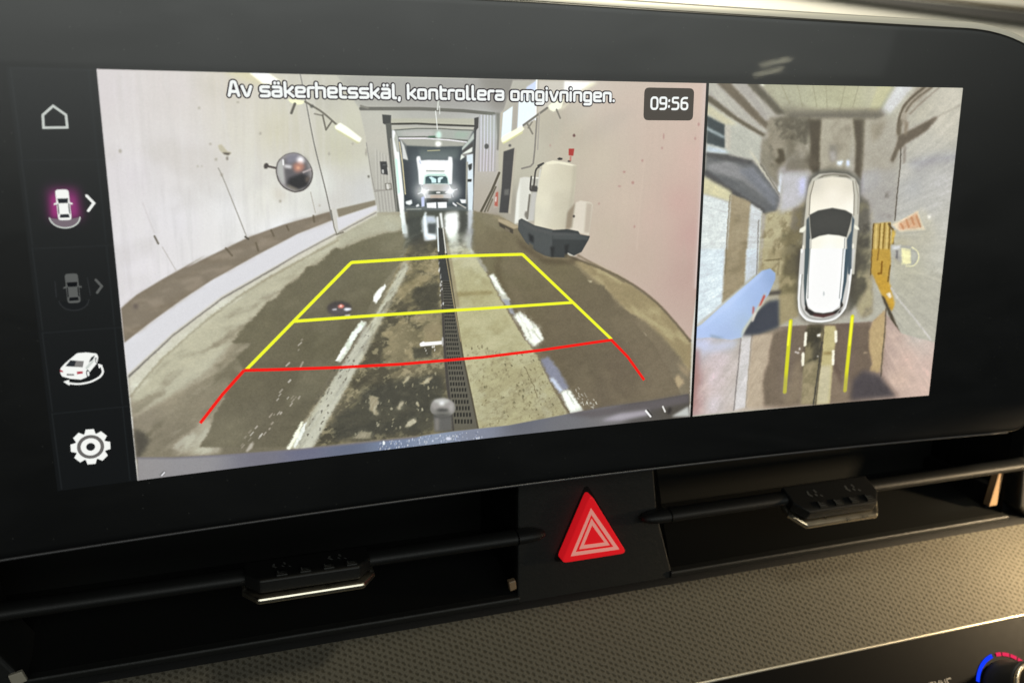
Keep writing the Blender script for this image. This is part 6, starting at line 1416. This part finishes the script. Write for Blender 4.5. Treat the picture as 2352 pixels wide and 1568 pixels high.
# ------------------------------------------------------------------ woven trim strip
NV = Vector((0, -.8, 1)).normalized(); DV = Vector((0, -1, -.8)).normalized()
def fab(x, v, h=0.):
    p = Vector((x, 19, -123.9))+DV*v+NV*h
    return (p.x, p.y, p.z)
M_fab = bpy.data.materials.new('woven_beige_trim'); M_fab.use_nodes = True
t = M_fab.node_tree; b = t.nodes['Principled BSDF']; N = t.nodes.new; LK = t.links.new
b.inputs['Roughness'].default_value = .78; b.inputs['Specular IOR Level'].default_value = .25
uvn = N('ShaderNodeUVMap'); sep = N('ShaderNodeSeparateXYZ')
nz = N('ShaderNodeTexNoise'); nz.inputs['Scale'].default_value = .8; nz.inputs['Detail'].default_value = 3
LK(uvn.outputs[0], nz.inputs['Vector'])
wob = N('ShaderNodeVectorMath'); wob.operation = 'MULTIPLY_ADD'
LK(nz.outputs['Color'], wob.inputs[0]); wob.inputs[1].default_value = (1.0, .8, 0); LK(uvn.outputs[0], wob.inputs[2])
LK(wob.outputs[0], sep.inputs[0])
def mth(op, a, b_=None, c=None):
    m = N('ShaderNodeMath'); m.operation = op
    for i, q in enumerate((a, b_, c)):
        if q is None: continue
        if isinstance(q, (int, float)): m.inputs[i].default_value = q
        else: LK(q, m.inputs[i])
    return m.outputs[0]
U, V = sep.outputs[0], sep.outputs[1]
u1 = mth('DIVIDE', U, 3.75); v1 = mth('DIVIDE', V, 2.15)
def dots(du, dv):
    a = mth('SUBTRACT', mth('FRACT', mth('ADD', u1, du)), .5); c = mth('SUBTRACT', mth('FRACT', mth('ADD', v1, dv)), .5)
    a = mth('MULTIPLY', a, 3.75); c = mth('MULTIPLY', c, 2.15)
    p = mth('MULTIPLY', mth('ADD', a, c), .45); q = mth('MULTIPLY', mth('SUBTRACT', a, c), .74)
    d = mth('SQRT', mth('ADD', mth('MULTIPLY', p, p), mth('MULTIPLY', q, q)))
    return d
d = mth('MINIMUM', dots(0, 0), dots(.5, .5))
pit = N('ShaderNodeMapRange'); pit.interpolation_type = 'SMOOTHSTEP'
pit.inputs['From Min'].default_value = .18; pit.inputs['From Max'].default_value = .72; LK(mth('ADD', d, mth('MULTIPLY', mth('SUBTRACT', nz.outputs['Fac'], .5), .95)), pit.inputs['Value'])
fine = N('ShaderNodeTexNoise'); fine.inputs['Scale'].default_value = 2.2; fine.inputs['Detail'].default_value = 5; LK(uvn.outputs[0], fine.inputs['Vector'])
mx = N('ShaderNodeMix'); mx.data_type = 'RGBA'
mx.inputs[6].default_value = (.058, .051, .035, 1); mx.inputs[7].default_value = (.118, .108, .084, 1)
LK(pit.outputs[0], mx.inputs[0])
mx2 = N('ShaderNodeMix'); mx2.data_type = 'RGBA'; mx2.blend_type = 'MULTIPLY'; mx2.inputs[0].default_value = 1
LK(mx.outputs[2], mx2.inputs[6])
rmp = N('ShaderNodeMapRange'); rmp.inputs['To Min'].default_value = .62; rmp.inputs['To Max'].default_value = 1.34; LK(fine.outputs['Fac'], rmp.inputs['Value'])
cmb = N('ShaderNodeCombineColor'); [LK(rmp.outputs[0], cmb.inputs[i]) for i in range(3)]
LK(cmb.outputs[0], mx2.inputs[7]); LK(mx2.outputs[2], b.inputs['Base Color'])
weave = mth('SINE', mth('MULTIPLY', mth('ADD', mth('MULTIPLY', U, 1.0), mth('MULTIPLY', V, .9)), 5.2))
hgt = mth('ADD', pit.outputs[0], mth('ADD', mth('MULTIPLY', weave, .10), mth('MULTIPLY', fine.outputs['Fac'], .5)))
bp = N('ShaderNodeBump'); bp.inputs['Strength'].default_value = .55; bp.inputs['Distance'].default_value = .0004
LK(hgt, bp.inputs['Height']); LK(bp.outputs[0], b.inputs['Normal'])

trim = thing('trim_strip', 'beige woven trim strip with dark dots below the vents', 'trim')
vs, fs, uv = [], [], []
nx, nv = 60, 14
for i in range(nx+1):
    x = -300+(320+300)*i/nx
    for j in range(nv+1):
        q = 41.4*j/nv
        vs.append(fab(x, q, .9*math.sin(math.pi*q/41.4))); uv.append((x, q))
for i in range(nx):
    for j in range(nv):
        a = i*(nv+1)+j; fs.append((a, a+1, a+nv+2, a+nv+1))
obj('woven_cover', vs, fs, M_fab, trim, smooth=True, uvs=uv)

# ------------------------------------------------------------------ climate panel with dial
NC = Vector((0, -.788, .615)).normalized(); DC = Vector((0, -.615, -.788)).normalized()
def cl(x, d, h=0.):
    p = Vector((x, -13.4, -149.8))+DC*d+NC*h
    return (p.x, p.y, p.z)
cp = thing('climate_panel', 'black climate control panel below the woven strip with a dial at its right', 'control panel')
vs = [cl(-200, 0, 0), cl(320, 0, 0), cl(320, 90, 0), cl(-200, 90, 0), cl(-200, 0, -14), cl(320, 0, -14), cl(320, 90, -14), cl(-200, 90, -14)]
o = obj('face', vs, [(0, 3, 2, 1), (4, 5, 6, 7), (0, 1, 5, 4), (1, 2, 6, 5), (2, 3, 7, 6), (3, 0, 4, 7)], M_gloss, cp); bevelled(o, .6)
edge = [cl(x, -.15, .25) for x in np.linspace(-200, 320, 60)]
tube('edge_trim', edge, .62, mat('satin_edge', (.62, .58, .48), .38, .7), cp, 8)
KX, KD, KR = 178.2, 26.6, 14.7
def dial_pt(r, a, h):
    p = Vector(cl(KX, KD, h)) + Vector((1, 0, 0))*(r*math.sin(a)) - DC*(r*math.cos(a))
    return tuple(p)
def arc(name, a0, a1, r0, r1, h, m, parent, n=12):
    vs, fs = [], []
    for i in range(n+1):
        a = rad(a0+(a1-a0)*i/n); vs += [dial_pt(r0, a, h), dial_pt(r1, a, h)]
    for i in range(n): fs.append((2*i, 2*i+1, 2*i+3, 2*i+2))
    return obj(name, vs, fs, m, parent)
M_cold, M_hot = glow('cold_blue_light', (20, 60, 255), 1.1), glow('hot_red_light', (236, 50, 92), 1.)
arc('cold_mark', -62, -8, KR-.75, KR+.75, .25, M_cold, cp)['label'] = 'blue lit arc'
for a0, a1 in ((0, 9.5), (11.5, 24), (26, 37), (39, 52), (54, 66)):
    arc('hot_mark', a0, a1, KR-.7, KR+.7, .25, M_hot, cp, 4)
def lathe(name, prof, m, parent, n=40, smooth=True):
    vs, fs = [], []
    for r, h in prof:
        for k in range(n): vs.append(dial_pt(r, 2*math.pi*k/n, h))
    for i in range(len(prof)-1):
        for k in range(n):
            j = (k+1) % n; fs.append((i*n+k, (i+1)*n+k, (i+1)*n+j, i*n+j))
    fs.append(tuple((len(prof)-1)*n+k for k in range(n)))
    return obj(name, vs, fs, m, parent, smooth=smooth)
dial = lathe('dial', [(12.6, .1), (12.4, 2), (11.4, 3), (11.0, 12.2), (10.6, 13.2), (10.2, 13.4)], M_plastic, cp); dial['label'] = 'round temperature dial'
lathe('dial_ring', [(10.2, 13.2), (10.1, 14.2), (9.6, 14.8), (8.9, 14.6), (8.6, 13.9)], M_chrome, dial)
lathe('dial_cap', [(8.6, 13.6), (8.2, 13.9), (.2, 14)], M_gloss, dial)
f = Flat(); st, xe = text_strokes('SYNC', 0, 0, 1, 1, .6)
for p, c in st: f.line(p, .95, M_mark, c)
f.build('lettering', cp, at=lambda a, b_, l: cl(143.6+a*.6, 20.0+b_*.6, .12+l))

# ------------------------------------------------------------------ what shows above the display: the bright bay outside
wall = obj('wall', [(-1500, 1000, -800), (2500, 1000, -800), (2500, 1000, 1200), (-1500, 1000, 1200)], [(0, 1, 2, 3)],
           grain(mat('pale_plaster', (.72, .68, .56), .8), 6, .05, 0, .06))
tag(wall, 'pale blurred wall beyond the display', None, None, 'structure')
def rail(name, pts, y, m, label):
    o = prism(name, pts, y, y+14, m, None, 3); tag(o, label, 'rail')
rail('wall_rail', [(500, 269.5), (1700, 197), (1700, 225.3), (500, 268.9+.8)], 985, mat('dark_rail_paint', (.085, .08, .07), .6), 'broad dark rail along the pale wall, blurred, at the upper right corner')
rail('wall_pipe', [(700, 266.5), (1700, 228), (1700, 236), (700, 267.6)], 980, mat('brown_pipe', (.16, .13, .08), .6), 'thin brown pipe above the dark rail on the pale wall')
